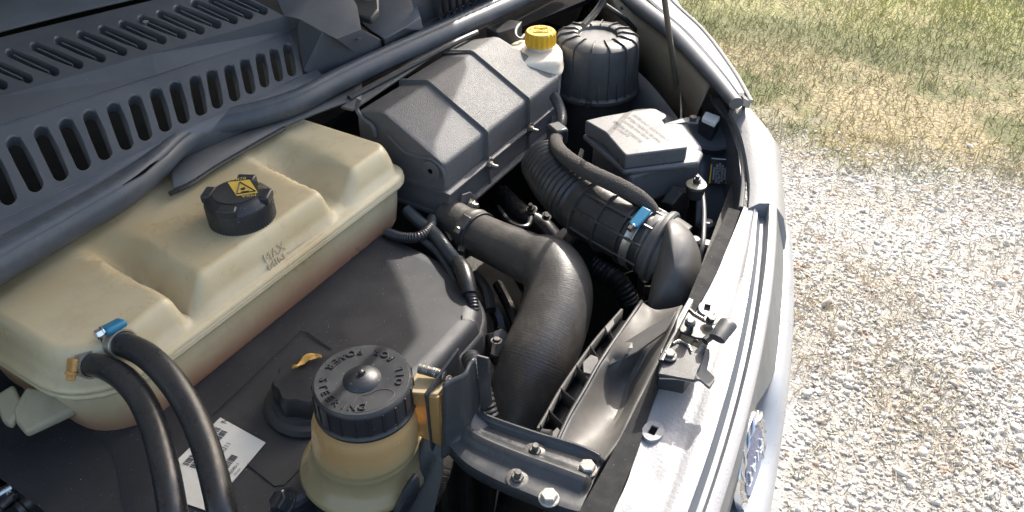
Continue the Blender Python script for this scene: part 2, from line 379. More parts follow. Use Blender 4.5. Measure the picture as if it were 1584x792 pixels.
def scatter(name, tv, tf, n, area, keep, size, m, tilt, lab, flatten=1):
    (x0, x1), (y0, y1) = area; pts = []
    while len(pts) < n:
        x, y = rng_.uniform(x0, x1), rng_.uniform(y0, y1)
        if keep(x, y) > rng_.random(): pts.append((x, y))
    tv = np.array(tv, float); nv = len(tv); V_ = np.zeros((n * nv, 3)); 
    for i, (x, y) in enumerate(pts):
        s = size(x, y); a = rng_.uniform(0, 6.283); q = Matrix.Rotation(a, 3, 'Z') @ Matrix.Rotation(rng_.normal(0, tilt), 3, 'X') @ Matrix.Rotation(rng_.normal(0, tilt), 3, 'Y')
        sc_ = s * np.array([rng_.uniform(.75, 1.3), rng_.uniform(.75, 1.3), rng_.uniform(.7, 1.2) * flatten])
        V_[i * nv:(i + 1) * nv] = (tv * sc_) @ np.array(q).T + (x, y, gz(x, y))
    nf = len(tf); F = np.array(tf); k = F.shape[1]
    FF = (F[None] + (np.arange(n) * nv)[:, None, None]).reshape(-1, k)
    me = bpy.data.meshes.new(name); me.vertices.add(len(V_)); me.vertices.foreach_set('co', V_.ravel())
    me.loops.add(FF.size); me.loops.foreach_set('vertex_index', FF.ravel()); me.polygons.add(len(FF))
    me.polygons.foreach_set('loop_start', np.arange(len(FF)) * k); me.polygons.foreach_set('loop_total', np.full(len(FF), k)); me.update(calc_edges=True)
    me.materials.append(M[m]); o = bpy.data.objects.new(name, me); COL.objects.link(o); o['kind'] = 'stuff'; o['label'] = lab; return o
ph = (1 + 5 ** .5) / 2
ico = [(-1, ph, 0), (1, ph, 0), (-1, -ph, 0), (1, -ph, 0), (0, -1, ph), (0, 1, ph), (0, -1, -ph), (0, 1, -ph), (ph, 0, -1), (ph, 0, 1), (-ph, 0, -1), (-ph, 0, 1)]
icof = [(0, 11, 5), (0, 5, 1), (0, 1, 7), (0, 7, 10), (0, 10, 11), (1, 5, 9), (5, 11, 4), (11, 10, 2), (10, 7, 6), (7, 1, 8), (3, 9, 4), (3, 4, 2), (3, 2, 6), (3, 6, 8), (3, 8, 9), (4, 9, 5), (2, 4, 11), (6, 2, 10), (8, 6, 7), (9, 8, 1)]
icn = [tuple(c / 1.902 * random.uniform(.8, 1.15) for c in v) for v in ico]
stone_ok = lambda x, y: 0 if x < -.06 and y < 1.9 else (1 if beyond(x, y) < -.1 else math.exp(-((beyond(x, y) + .1) / .22) ** 2)) * (.45 if straw_noise(x, y) > .1 else 1)
scatter('gravel_stones', icn, icof, 36000, ((-1.9, 1.9), (.7, 4.1)), stone_ok, lambda x, y: min(.024, max(.0035, rng_.lognormal(-5.1, .36))), 'stone', .5, 'loose pale limestone chips covering the yard', .5)
bl = [(-.05, 0, 0), (.05, 0, 0), (-.035, .08, .55), (.035, .08, .55), (0, .3, 1), (.004, .3, 1)]
blf = [(0, 1, 3, 2), (2, 3, 5, 4)]
scatter('turf_grass', bl, blf, 90000, ((-3.2, 2.4), (2.0, 7.5)), lambda x, y: min(1, max(0, (beyond(x, y) + .15) / .4)) * (1.25 if straw_noise(x * .8, y * .8) > -.1 else .5), lambda x, y: rng_.uniform(.018, .05) * (1 + .35 * max(0, beyond(x, y) - 1.5)), 'grass', .55, 'short green and straw coloured turf beyond the gravel')
scatter('dry_grass_tufts', bl, blf, 65000, ((-1.0, 1.8), (.8, 4.2)), lambda x, y: 0 if x < 0 and y < 1.6 else (.8 if straw_noise(x, y) > .05 else .40) * (beyond(x, y) < .3), lambda x, y: rng_.uniform(.015, .04), 'grass', 1.15, 'dry straw tufts lying among the gravel')
# dark shrub at the far edge of the turf
st = thing('leafy_shrub', 'dark low shrub at the far edge of the turf, top right corner', 'shrub', (.62, 6.1, 0))
sv, sf = [], []
for i in range(1500):
    c = V(.62, 6.1, .22) + V(random.gauss(0, .38), random.gauss(0, .25), abs(random.gauss(0, .16))); u = V(random.gauss(0, 1), random.gauss(0, 1), random.gauss(0, 1)).normalized() * .03; q = u.orthogonal().normalized() * .014
    n_ = len(sv); sv += [c - u, c + q, c + u, c - q]; sf.append((n_, n_ + 1, n_ + 2, n_ + 3))
M['shrub'] = mat('shrub_leaf', (.05, .055, .03), .6, dust=.3, dcol=(.12, .1, .05))
obj('foliage', sv, sf, 'shrub', st, smooth=False, kind='stuff')
for k in range(5): tube('branch', [V(.62, 6.1, -.02), V(.62 + random.uniform(-.2, .2), 6.1 + random.uniform(-.1, .1), .2), V(.62 + random.uniform(-.4, .4), 6.1 + random.uniform(-.2, .2), .42)], [.014, .009, .004], 'darkmetal', st, seg=6, n=3)

# =================================================================== THE VAN'S BODYWORK
van = thing('van', 'pale van with its bonnet propped open over the engine bay', 'van', (-1.2, .6, 0))
def G(y): return -.0655 - .209 * (y - .25) ** 2          # line of the bonnet gutter across the nose
def Gn(y):
    d = Vector((-.418 * (y - .25), 1, 0)).normalized(); return Vector((d.y, -d.x, 0))
def sweepG(name, prof, y0, y1, n, m, close=False, **k):
    pf = prof if callable(prof) else (lambda y: prof)
    v, f = [], []; q = len(pf(0))
    for i in range(n + 1):
        y = y0 + (y1 - y0) * i / n; nn = Gn(y)
        for (o_, z) in pf(y): v.append(V(G(y), y, z) + nn * o_)
    for i in range(n):
        for j in range(q - (0 if close else 1)):
            j2 = (j + 1) % q; f.append((i * q + j, i * q + j2, (i + 1) * q + j2, (i + 1) * q + j))
    return obj(name, v, f, m, van, **k)
# bonnet slam panel: inner edge measured, outer edge on the gutter line
def strip(name, left, right, zl, zr, m, parent, thick=-.004, n=8, **k):
    """ribbon between two measured edges, interpolated smoothly, given a real thickness"""
    a = catmull([P(*p, z) for p, z in zip(left, zl if isinstance(zl, list) else [zl] * len(left))], n)
    b = catmull([P(*p, z) for p, z in zip(right, zr if isinstance(zr, list) else [zr] * len(right))], n)
    v = a + b; N = len(a); t = [p + V(0, 0, thick) for p in v]; 
    f = [(i, i + 1, N + i + 1, N + i) for i in range(N - 1)] + [(2 * N + i, 3 * N + i, 3 * N + i + 1, 2 * N + i + 1) for i in range(N - 1)]
    f += [(i, 2 * N + i, 2 * N + i + 1, i + 1) for i in range(N - 1)] + [(N + i, N + i + 1, 3 * N + i + 1, 3 * N + i) for i in range(N - 1)]
    f += [(0, N, 3 * N, 2 * N), (N - 1, 3 * N - 1, 4 * N - 1, 2 * N - 1)]
    return obj(name, v + t, f, m, parent, **k)
NS = 60
inn = [(948, 792), (985, 700), (1015, 610), (1060, 510), (1109, 420), (1150, 322)]
ie = [P(948, 792, .998) + V(.0, -.5, 0), P(948, 792, .998) + V(.0, -.2, 0)] + [P(*p, .998) for p in inn]
ie = catmull(ie, 12)
v, f = [], []; K = 14
for i, p in enumerate(ie):
    q = V(G(p.y + .02), p.y + .02, .998)
    for j in range(K):
        t = j / (K - 1); w_ = p.lerp(q, t)
        bump_ = .0035 * math.exp(-((t - .80) / .05) ** 2) + .002 * noise.noise(w_ * 14)     # pressed bead near the gutter
        v.append(w_ + V(0, 0, bump_ + .0015 * math.sin(i * .35) * (j in (3, 4, 5))))
for i in range(len(ie) - 1):
    for j in range(K - 1): a = i * K + j; f.append((a, a + 1, a + K + 1, a + K))
n0 = len(v); v += [p + V(0, 0, -.03) for p in ie]                       # folded-down inner flange
for i in range(len(ie) - 1): f.append((i * K, (i + 1) * K, n0 + i + 1, n0 + i))
o = obj('slam_panel', v, f, 'white', van, ang=50); o['label'] = 'white painted bonnet slam panel under the latch'
sweepG('gutter', [(0, .999), (.002, .992), (.006, .986), (.011, .986), (.0135, .992)], -.45, .94, NS, 'gutter')
sweepG('nose_lip', [(.0125, .990), (.013, 1.0), (.0145, 1.004), (.0225, 1.004), (.0255, 1.0)], -.45, .945, NS, 'white', ang=60)
def mixp(a, b):
    def g_(y):
        t = max(0, min(1, (y - .60) / .09)); t = t * t * (3 - 2 * t); return [(p[0] + (q[0] - p[0]) * t, p[1] + (q[1] - p[1]) * t) for p, q in zip(a, b)]
    return g_
sweepG('grille_face', mixp([(.0255, 1.0), (.0265, .992), (.0312, .950)], [(.0255, 1.0), (.0275, .992), (.0475, .936)]), -.45, .95, NS, 'trim', ang=30)  # grey colour carries the shade on the front face of the lip
sweepG('grille_shadow_gap', mixp([(.0310, .951), (.0335, .933), (.0325, .920), (.020, .900), (.01, .89), (.0, .80)], [(.0474, .937), (.046, .930), (.040, .925), (.030, .920), (.02, .90), (.0, .80)]), -.45, .95, NS, 'dark', ang=30)  # dark strip: the shadow gap below the face, put in as colour
sweepG('bumper', mixp([(.0, .87), (.040, .880), (.050, .884), (.063, .880), (.072, .868), (.078, .83), (.080, .70), (.077, .55), (.055, .42), (.0, .34), (-.1, .32)], [(.02, .92), (.0475, .9345), (.051, .933), (.063, .920), (.071, .892), (.077, .84), (.080, .70), (.077, .55), (.055, .42), (.0, .34), (-.1, .32)]), -.6, 1.0, NS, 'fascia', ang=60)
# dark rubber-faced flange between radiator shroud and slam panel
strip('support_flange', [(896, 792), (957, 683), (1000, 598), (1040, 520), (1082, 420), (1127, 321)], [(948, 792), (985, 700), (1015, 610), (1060, 510), (1109, 420), (1145, 326)], 1.002, 1.002, 'flange', van, thick=-.05)
# small raised slotted tabs welded on the slam panel
for (px, py, sc_, rot) in ((1094, 477, 1.0, .2), (1010, 667, 1.0, .0)):
    c = P(px, py, 1.001); th = [2 * math.pi * k / 28 for k in range(28)]
    ux, uy = V(math.cos(rot), math.sin(rot), 0), V(-math.sin(rot), math.cos(rot), 0)
    outer = [c + ux * (.0100 * math.cos(t)) + uy * (.0130 * math.sin(t)) for t in th]; inner = [c + ux * (.0045 * max(-.8, min(.8, 1.3 * math.cos(t)))) + uy * (.0072 * max(-.8, min(.8, 1.3 * math.sin(t)))) for t in th]
    n_ = 28; v = [p + V(0, 0, .001) for p in outer] + [p + V(0, 0, .0015) for p in inner] + [p + V(0, 0, -.004) for p in outer] + [p + V(0, 0, -.002) for p in inner]
    f = []
    for k in range(n_):
        k2 = (k + 1) % n_; f += [(k, k2, n_ + k2, n_ + k), (k, 2 * n_ + k, 2 * n_ + k2, k2), (n_ + k, n_ + k2, 3 * n_ + k2, 3 * n_ + k)]
    t_ = obj('slotted_tab', v, f, 'white', van)
    slab('slot_hole', [p + V(0, 0, -.0005) for p in inner], (0, 0, -.0008), 'black', t_)
# fender: from the nose round the corner and back along the far side
tops_in = [P(1158, 322, 1.0), P(1160, 285, 1.0), P(1155, 245, 1.0), P(1145, 205, 1.0), P(1128, 170, 1.0)]
path = [V(G(y) + .014, y, 0) for y in (.935, 1.0, 1.07, 1.13)] + [V(-.268, 1.20, 0)]
def side_rows(p, nn, rows): return [p + nn * o_ + V(0, 0, z - p.z) for o_, z in rows]
v, f = [], []
rows = [(-.001, 1.006), (.012, 1.0), (.024, .985), (.034, .955), (.040, .90), (.044, .80), (.044, .6), (.03, .42), (0, .33)]
pp = catmull(path, 6); ti = catmull(tops_in, 6)
nrm = []
for i in range(len(pp)):
    d = (pp[min(i + 1, len(pp) - 1)] - pp[max(i - 1, 0)]).normalized(); nrm.append(V(d.y, -d.x, 0))
for p, nn, t in zip(pp, nrm, ti):
    v += [t + V(0, 0, -.02), t, t.lerp(V(p.x, p.y, 1.006), .5) + V(0, 0, .004)] + side_rows(p, nn, rows)
q = 3 + len(rows)
for i in range(len(pp) - 1):
    for j in range(q - 1): a = i * q + j; f.append((a, a + 1, a + q + 1, a + q))
f.append(tuple(range(q)))
o = obj('front_fender', v, f, 'white', van, ang=60); o['label'] = 'sunlit white wing panel at the far front corner'
fp = [V(-.268, 1.20, 0), V(-.33, 1.29, 0), V(-.53, 1.60, 0), V(-.75, 1.84, 0), V(-1.1, 2.02, 0), V(-1.7, 2.1, 0)]
fp = catmull(fp, 5); v, f = [], []
rows = [(-.034, 1.015), (-.018, 1.018), (-.008, 1.0), (-.002, .95), (.0, .85), (.0, .65), (.0, .45), (-.02, .33)]
for i, p in enumerate(fp):
    d = (fp[min(i + 1, len(fp) - 1)] - fp[max(i - 1, 0)]).normalized(); v += side_rows(p, V(d.y, -d.x, 0), rows)
q = len(rows)
for i in range(len(fp) - 1):
    for j in range(q - 1): a = i * q + j; f.append((a, a + 1, a + q + 1, a + q))
obj('side_fender', v, f, 'fascia', van, ang=60)
# bonnet-opening edge: rubber seal, bright ridge and grey trim strip
tubepx = [(925, -60), (978, 0), (1040, 50), (1095, 108), (1139, 160)]
sp_ = [P(*p, 1.045) for p in tubepx]
tube('edge_seal', sp_, [.021, .0195, .017, .015, .012], 'seal', van, seg=16, n=8, flat=(1, .8))
rp = [P(*p, 1.05) for p in [(965, -50), (1008, 0), (1070, 55), (1118, 110), (1146, 148)]]
tube('bright_ridge', rp, .006, 'chrome', van, seg=8, n=8)
strip('trim_strip', [(975, -50), (1013, 0), (1075, 57), (1122, 112), (1150, 152)], [(1000, -50), (1038, 0), (1088, 48), (1134, 110), (1160, 157)], 1.048, 1.035, 'trim', van, thick=-.012)
tube('trim_edge', [P(*p, 1.036) for p in [(1001, -50), (1039, 0), (1089, 48), (1135, 110), (1162, 157)]], .0035, 'white', van, seg=8, n=8)
slab('brown_trim_end', [P(1146, 149, 1.035), P(1152, 142, 1.045), P(1161, 157, 1.03), P(1152, 156, 1.01)], (0, 0, -.012), 'rod', van)
# inner wing wall below the seal, beige paint above, darker below
wl = catmull([P(*p, 1.04) + V(-.012, 0, 0) for p in tubepx[:4] + [(1110, 128)]], 6)
for nm_, mt_, zs_ in (('inner_wing', 'beige', ((1.035, 0), (.985, -.012), (.93, -.016))), ('inner_wing_lower', 'liner', ((.93, -.016), (.84, -.05), (.72, -.06)))):
    v, f = [], []
    for p in wl:
        for z, dx in zs_: v.append(V(p.x + dx, p.y + dx * .2, z))
    for i in range(len(wl) - 1):
        for j in range(2): a = i * 3 + j; f.append((a, a + 1, a + 4, a + 3))
    obj(nm_, v, f, mt_, van, solid=.003)
# inner front panel beside the fuse box
lft = [(1050, 184), (1072, 220), (1078, 233), (1080, 262), (1075, 350)]; rgt = [(1122, 176), (1141, 216), (1146, 231), (1149, 262), (1146, 335)]; zz = [.972, .962, .935, .915, .855]
v, f = [], []
Lp = catmull([P(*p, z) for p, z in zip(lft, zz)], 5); Rp = catmull([P(*p, z) for p, z in zip(rgt, zz)], 5)
for a, b in zip(Lp, Rp):
    for j in range(7): v.append(a.lerp(b, j / 6) + V(0, 0, -.012 * math.sin(math.pi * j / 6)))
for i in range(len(Lp) - 1):
    for j in range(6): a = i * 7 + j; f.append((a, a + 1, a + 8, a + 7))
ip = obj('inner_front_panel', v, f, 'liner', van, solid=.004, ang=50)
tube('panel_edge', [P(*p, .985) for p in [(1098, 148), (1104, 160), (1130, 192), (1146, 235), (1150, 280), (1146, 322)]], .0035, 'trim', van, seg=8, n=8)
slab('panel_edge_wall', [P(*p, .985) for p in [(1104, 160), (1130, 192), (1148, 235), (1153, 280), (1150, 322), (1143, 322), (1147, 280), (1142, 235), (1126, 192)]], (0, 0, -.12), 'liner', van)
slab('corner_bracket', [P(1100, 150, .99), P(1112, 152, .992), P(1135, 185, .992), P(1140, 200, .99), P(1128, 190, .988)], (0, 0, -.004), 'liner', van)
slab('foam_pad', [P(1086, 182, .995), P(1092, 172, .995), P(1114, 180, .995), P(1106, 191, .995)], (0, 0, -.008), 'foam', van, bevel=.001)
slab('pad_bracket', [P(1083, 184, .987), P(1090, 172, .987), P(1114, 182, .987), P(1104, 194, .987)], (0, 0, -.03), 'dark', van)
# warning sticker on that panel
pl = plane3(P(1093, 258, .920), P(1128, 258, .920), P(1110, 300, .885))
def onp(px, py, up=.002): return PN(px, py, pl) + pl[1] * up
up_ = .010
slab('warning_sticker', [onp(1098, 247, up_), onp(1124, 249, up_), onp(1121, 286, up_), onp(1094, 285, up_)], pl[1] * .0006, 'ink', van)
stk = bpy.data.objects['warning_sticker']
slab('yellow_edge', [onp(1097, 256, up_ + .001), onp(1099, 256, up_ + .001), onp(1096, 285, up_ + .001), onp(1093.5, 285, up_ + .001)], pl[1] * .0006, 'yellow', stk)
slab('yellow_edge', [onp(1122, 256, up_ + .001), onp(1124, 256, up_ + .001), onp(1121.5, 286, up_ + .001), onp(1119, 286, up_ + .001)], pl[1] * .0006, 'yellow', stk)
slab('white_edge', [onp(1098, 246, up_ + .001), onp(1124.5, 248, up_ + .001), onp(1124, 249.5, up_ + .001), onp(1098, 247.5, up_ + .001)], pl[1] * .0006, 'whiteprint', stk)
vf = []
xd = (onp(1098, 256, 0) - onp(1096, 284, 0)).normalized(); yd = -(onp(1122, 270, 0) - onp(1097, 270, 0)).normalized()
for i, s in enumerate(['WARNING', 'HIGH VOLTAGE', 'DO NOT TOUCH', 'WITH ENGINE', 'RUNNING']):
    vf.append(text_vf(s, .0055, onp(1101.5 + 4.3 * i, 270, up_ + .0015), xd, yd, .0002, sx=.8))
obj('lettering', *merge(*vf), 'whiteprint', stk, smooth=False)
# badge on the nose: chrome wreath, blue field, letters
bc = P(1165, 712, .912); bn = V(.94, .06, .24).normalized(); by = V(0, 1, .0); by = (by - bn * by.dot(bn)).normalized(); bx = by.cross(bn)
badge = lathe('front_badge', [(.001, -.012), (.052, -.012), (.056, -.006), (.054, .0), (.044, .002), (.040, -.001), (.001, -.001)], bc, 'chrome', van, axis=bn, seg=48)
lathe('blue_field', [(.001, 0), (.038, 0), (.037, .0015), (.001, .003)], bc, 'bluefield', badge, axis=bn, seg=40)
for k in range(16):
    a = 2 * math.pi * k / 16; rd = by * math.cos(a) + bx * math.sin(a); tg = by * -math.sin(a) + bx * math.cos(a)
    tube('laurel_rib', [bc + rd * .041 + bn * .001 - tg * .010, bc + rd * .047 + bn * .0025, bc + rd * .053 + bn * .0005 + tg * .010], [.0006, .0013, .0006], 'chrome', badge, seg=10, n=4)
vf = []
for i, ch in enumerate('FIAT'):
    vf.append(text_vf(ch, .023, bc + by * (.024 - i * .016) + bn * .0025, -by, -bx if (-by).cross(-bx).dot(bn) > 0 else bx, .0012))
obj('lettering', *merge(*vf), 'whiteprint', badge, smooth=False)
# raised bonnet, hinged behind the cowl, out of the picture to the upper left: it shades the rear of the bay
hx0, hz0, hz1 = -1.36, 1.22, 1.87
fe = [(-.36, -.75), (-.40, -.2), (-.44, .8), (-.50, 1.40), (-.535, 1.63), (-.545, 1.74), (-.61, 1.80), (-.69, 1.86), (-.75, 2.00)]
re = [(hx0, -.72 + 2.5 * i / 8) for i in range(9)]
v, f = [], []
for (x, y), (xr, yr) in zip(fe, re):
    for j in range(7):
        t = j / 6; v.append(V(xr + (x - xr) * t, yr + (y - yr) * t, hz0 + (hz1 - hz0) * t + .05 * math.sin(math.pi * t)))
for i in range(8):
    for j in range(6): a = i * 7 + j; f.append((a, a + 1, a + 8, a + 7))
hd = obj('bonnet', v, f, 'hoodpaint', van, solid=.025); hd['label'] = 'raised bonnet panel above the engine bay'
for yy in (-.5, 1.6): tube('hinge_arm', [V(-1.45, yy, 1.12), V(-1.40, yy, 1.2), V(hx0, yy, hz0)], .012, 'steel', hd, seg=8, n=3)

# =================================================================== BAY INTERIOR
tubv = []
tb = thing('engine_bay_floor', 'dark grimy floor and walls of the engine bay', 'engine bay', (-.5, .6, .42)); tb['kind'] = 'structure'
del tb['category']
slab('floor', [V(-1.2, -.5, .42), V(-.13, -.5, .42), V(-.13, .7, .42), V(-.30, 1.1, .42), V(-.75, 1.6, .42), V(-1.2, 1.8, .42)], (0, 0, -.02), 'tub', tb)
slab('firewall', [V(-.93, -.5, .42), V(-.93, 1.9, .42), V(-.90, 1.9, 1.04), V(-.90, -.5, 1.04)], (-.02, 0, 0), 'tub', tb)
box('near_wall', -1.2, -.15, -.53, -.5, .40, .97, 'tub', tb)
slab('radiator_panel', [V(-.17, -.5, .42), V(-.17, .5, .42), V(-.19, .75, .42), V(-.24, 1.1, .42), V(-.24, 1.1, .93), V(-.19, .75, .93), V(-.17, .5, .93), V(-.17, -.5, .93)], (.02, 0, 0), 'tub', tb)
slab('wheel_arch', [V(-.95, 1.42, .42), V(-.22, 1.22, .42), V(-.26, 1.26, .82), V(-.42, 1.40, .90), V(-.75, 1.52, .92), V(-.95, 1.55, .92)], (0, .02, 0), 'tub', tb)
# engine: block, pipes and brackets half lost in the dark
en = thing('engine', 'dark engine block and brackets deep in the bay', 'engine', (-.5, .5, .45))
box('engine_block', -.82, -.40, .1, .66, .45, .80, 'darkmetal', en, bevel=.02)
box('gearbox', -.74, -.40, .70, 1.08, .45, .66, 'darkmetal', en, bevel=.05, bseg=4)
for i in range(7):
    y = .30 + .055 * i; box('block_rib', -.405, -.385, y, y + .012, .5, .78, 'darkmetal', en, bevel=.002)
for a, b_, r in (((760, 515), (772, 560), .008), ((775, 505), (786, 545), .006), ((748, 560), (770, 600), .009)):
    tube('engine_stud', [P(*a, .86), P(*b_, .83)], r, 'darkmetal', en, seg=8, n=3)
slab('engine_bracket', [P(764, 512, .87), P(778, 508, .87), P(790, 520, .86), P(770, 552, .85), P(758, 548, .85)], (0, 0, -.008), 'darkmetal', en, bevel=.001)
bolt(P(768, 528, .873), (0, .2, 1), .0055, .005, en, 'darkmetal')
tube('oil_line', [P(770, 440, .80), P(790, 480, .80), P(800, 520, .78), P(780, 560, .74)], .009, 'rubber', en, seg=8)
tube('coolant_line', [P(755, 465, .82), P(775, 500, .80), P(770, 560, .76), P(760, 610, .7)], .012, 'rubber', en, seg=8)
tube('alternator_bracket', [P(735, 425, .84), P(752, 450, .84), P(758, 480, .83)], .009, 'darkmetal', en, seg=8)
fr = lathe('fan_ring', [(.135, -.02), (.14, -.022), (.145, -.01), (.145, .02), (.14, .022), (.135, .01)], P(905, 470, .74), 'dark', en, axis=(1, -.2, .25), seg=48)
for k in range(7):
    a = 2 * math.pi * k / 7; X_, Y_ = frame_of(V(1, -.2, .25)); rd = X_ * math.cos(a) + Y_ * math.sin(a); tg = X_ * -math.sin(a) + Y_ * math.cos(a); c_ = P(905, 470, .74)
    slab('fan_blade', [c_ + rd * .03 - tg * .01, c_ + rd * .13 - tg * .02, c_ + rd * .13 + tg * .03, c_ + rd * .03 + tg * .015], V(.006, 0, .002), 'dark', en)
tube('bypass_hose', [P(775, 300, .80), P(805, 330, .81), P(840, 352, .80), P(868, 392, .77), P(880, 440, .72)], .019, 'rubber', en, seg=18, n=6)
tube('bypass_hose', [P(800, 420, .74), P(820, 450, .73), P(832, 420, .72), P(880, 400, .72), P(925, 425, .70)], .012, 'rubber', en, seg=12, n=6)
tube('air_pipe', [P(905, 400, .80), P(935, 420, .80), P(960, 440, .79), P(975, 470, .76)], .017, 'bellow', en, seg=18, step=.0015, mod=lambda s: 1 + .07 * math.sin(s * 900))
box('sensor', -.46, -.42, .80, .84, .76, .80, 'dark', en, bevel=.004); bolt(P(822, 325, .83), (0, -.3, 1), .007, .008, en, 'darkmetal', stud=.008)
bolt(P(845, 335, .83), (.4, -.3, 1), .006, .008, en, 'darkmetal'); tube('sensor_cable', [P(822, 330, .82), P(815, 350, .83), P(790, 345, .83), P(770, 320, .82)], .0045, 'loom', en, seg=8)
for k in range(9):
    p = P(random.uniform(830, 960), random.uniform(300, 470), .68); tube('loom_run', [p, p + V(.05, .04, -.03), p + V(.08, .12, -.02)], random.uniform(.004, .009), 'loom', en, seg=6)
# lower left fittings beside the cover
lf = thing('fuel_fittings', 'shiny metal pipe fittings in the lower left corner of the bay', 'fitting', P(30, 720, .8))
for a, b_, r, m_ in (((22, 700), (57, 692), .0085, 'alu'), ((-10, 712), (22, 702), .006, 'darkmetal'), ((36, 705), (50, 702), .004, 'alu'), ((30, 790), (70, 758), .008, 'darkmetal'), ((62, 765), (72, 756), .0095, 'alu'), ((-10, 770), (20, 752), .006, 'alu'), ((-5, 790), (24, 764), .005, 'darkmetal'), ((10, 760), (26, 772), .004, 'alu')):
    p, q = P(*a, .84), P(*b_, .845); L_ = (q - p).length; s_ = L_ / 9
    tube('fitting_pipe', [p, q], r, m_, lf, seg=14, step=s_ / 2, mod=lambda s: 1.12 if s < L_ * .2 else (.92 if s < L_ * .3 else 1.0))
bolt(P(68, 762, .855), (.3, -.2, 1), .009, .008, lf, 'alu')
box('rail_body', -.98, -.78, .04, .17, .74, .80, 'darkmetal', lf, bevel=.01)

# =================================================================== COWL PANEL
cw = thing('windscreen_cowl', 'grey black slotted cowl panel below the windscreen', 'cowl panel', (-1.0, .6, 1.1))
pl2 = plane3(P(0, 340, 1.085), P(470, 115, 1.085), P(200, 98, 1.15))       # sloping front band
pl1 = plane3(P(0, 157, 1.152), P(440, 27, 1.152), P(225, 0, 1.178))        # upper band
def line_at(a, b, x): return a[1] + (b[1] - a[1]) * (x - a[0]) / (b[0] - a[0])
def slotted(name, pl, slots, wid, top, bot, x_ends, depth, m, parent, fin=False, lipn=.0015):
    """a band with real openings: one ring of quads per slot, walls going down, rounded rim"""
    N = 26; n = pl[1]; v, f = [], []; finv = []
    def edge(line, x):
        for a, b in zip(line, line[1:]):
            if x <= b[0] or b is line[-1]: return V(x, line_at(a, b, x), 0)
    cuts = [x_ends[0]]
    for s, s2 in zip(slots, slots[1:]):
        mt = (V(*s[0], 0) + V(*s2[0], 0)) / 2; mb = (V(*s[1], 0) + V(*s2[1], 0)) / 2; cuts.append((mt, mb))
    cuts.append(x_ends[1])
    def cross(c, line):       # where the cut line meets an edge line
        mt, mb = c; lo, hi = -3.0, 4.0; best = None
        d = mb - mt
        for k in range(60):
            t = lo + (hi - lo) * k / 59; p = mt + d * t; e = abs(edge(line, p.x).y - p.y)
            if best is None or e < best[0]: best = (e, t)
        t0 = best[1]; st_ = .12
        for _ in range(30):
            for t in (t0 - st_, t0 + st_):
                p = mt + d * t; e = abs(edge(line, p.x).y - p.y)
                if e < best[0]: best = (e, t)
            t0 = best[1]; st_ *= .7
        return mt + d * t0
    C = [(cross(c, top), cross(c, bot)) for c in cuts]
    for i, (a, b) in enumerate(slots):
        a, b = V(*a, 0), V(*b, 0); w_ = wid(i) / 2; ax = (b - a); L_ = ax.length; ax /= L_; nx = V(-ax.y, ax.x, 0)
        loop = []
        for k in range(N):
            th = 2 * math.pi * k / N; e = .5 * L_ - w_ * .62
            s_ = math.sin(th); c_ = math.cos(th)
            if N // 4 < 1: pass
            loop.append((a + b) / 2 + nx * (w_ * c_) + ax * ((e if s_ > 0.001 else (-e if s_ < -.001 else 0)) + w_ * s_))
        tl, bl_, tr, br = C[i][0], C[i][1], C[i + 1][0], C[i + 1][1]
        # outer loop: intersect direction from centre with the cell quad
        quad = [tl, tr, br, bl_]; ctr = (a + b) / 2; outer = []
        for p in loop:
            d = (p - ctr); d = V(d.x, d.y, 0)
            # blend the direction so corners get hit
            best = None
            for q0, q1 in zip(quad, quad[1:] + quad[:1]):
                e = q1 - q0; den = d.x * e.y - d.y * e.x
                if abs(den) < 1e-9: continue
                t = ((q0.x - ctr.x) * e.y - (q0.y - ctr.y) * e.x) / den; u = ((q0.x - ctr.x) * d.y - (q0.y - ctr.y) * d.x) / den
                if t > 0 and -1e-6 <= u <= 1 + 1e-6 and (best is None or t < best): best = t
            outer.append(ctr + d * (best or 1))
        used = set()
        for cq in quad:        # snap the nearest outer point to each corner
            k = min((k for k in range(N) if k not in used), key=lambda k: (outer[k] - cq).length); outer[k] = cq.copy(); used.add(k)
        n0 = len(v)
        def grow(f_): return [ctr + (p - ctr) * 1 + (p - ctr).normalized() * f_ for p in loop]
        rim = grow(wid(i) * .10)
        for ring, up in ((outer, 0), (rim, 0), (loop, -lipn * 1.6), (loop, -depth)):
            for p in ring: v.append(PN(p.x, p.y, pl) + n * up)
        for r_ in range(3):
            for k in range(N):
                k2 = (k + 1) % N; f.append((n0 + r_ * N + k, n0 + r_ * N + k2, n0 + (r_ + 1) * N + k2, n0 + (r_ + 1) * N + k))
        if fin: finv.append((a, b, w_, ax, nx))
    o = obj(name, v, f, m, parent, ang=28)
    for (a, b, w_, ax, nx) in finv:
        q0 = a + ax * w_ * 1.2 - nx * w_ * .1; q1 = b - ax * w_ * 2.0 + nx * w_ * .25
        A, B = PN(q0.x, q0.y, pl) - n * .002, PN(q1.x, q1.y, pl) - n * .002; sd = (B - A).cross(n).normalized() * .0012
        slab('slot_fin', [A - sd, B - sd, B + sd, A + sd], -n * .012, m, o)
    return o, C
s2 = [((-62, 246), (-28, 333)), ((-22, 230), (15, 310)), ((19, 215), (57, 290)), ((61, 199), (96, 273)), ((100, 187), (131, 257)), ((137, 174), (164, 241)), ((174, 162), (197, 226)), ((207, 150), (226, 212)), ((240, 139), (257, 198)), ((270, 129), (285, 186)), ((301, 119), (312, 174)), ((327, 110), (337, 163)), ((354, 102), (364, 152)), ((378, 93), (388, 141)), ((402, 84), (410, 131)), ((423, 77), (432, 122)), ((444, 70), (452, 114))]
def ext(s, w0, w1):       # slot end points were read at the rounded ends
    return s
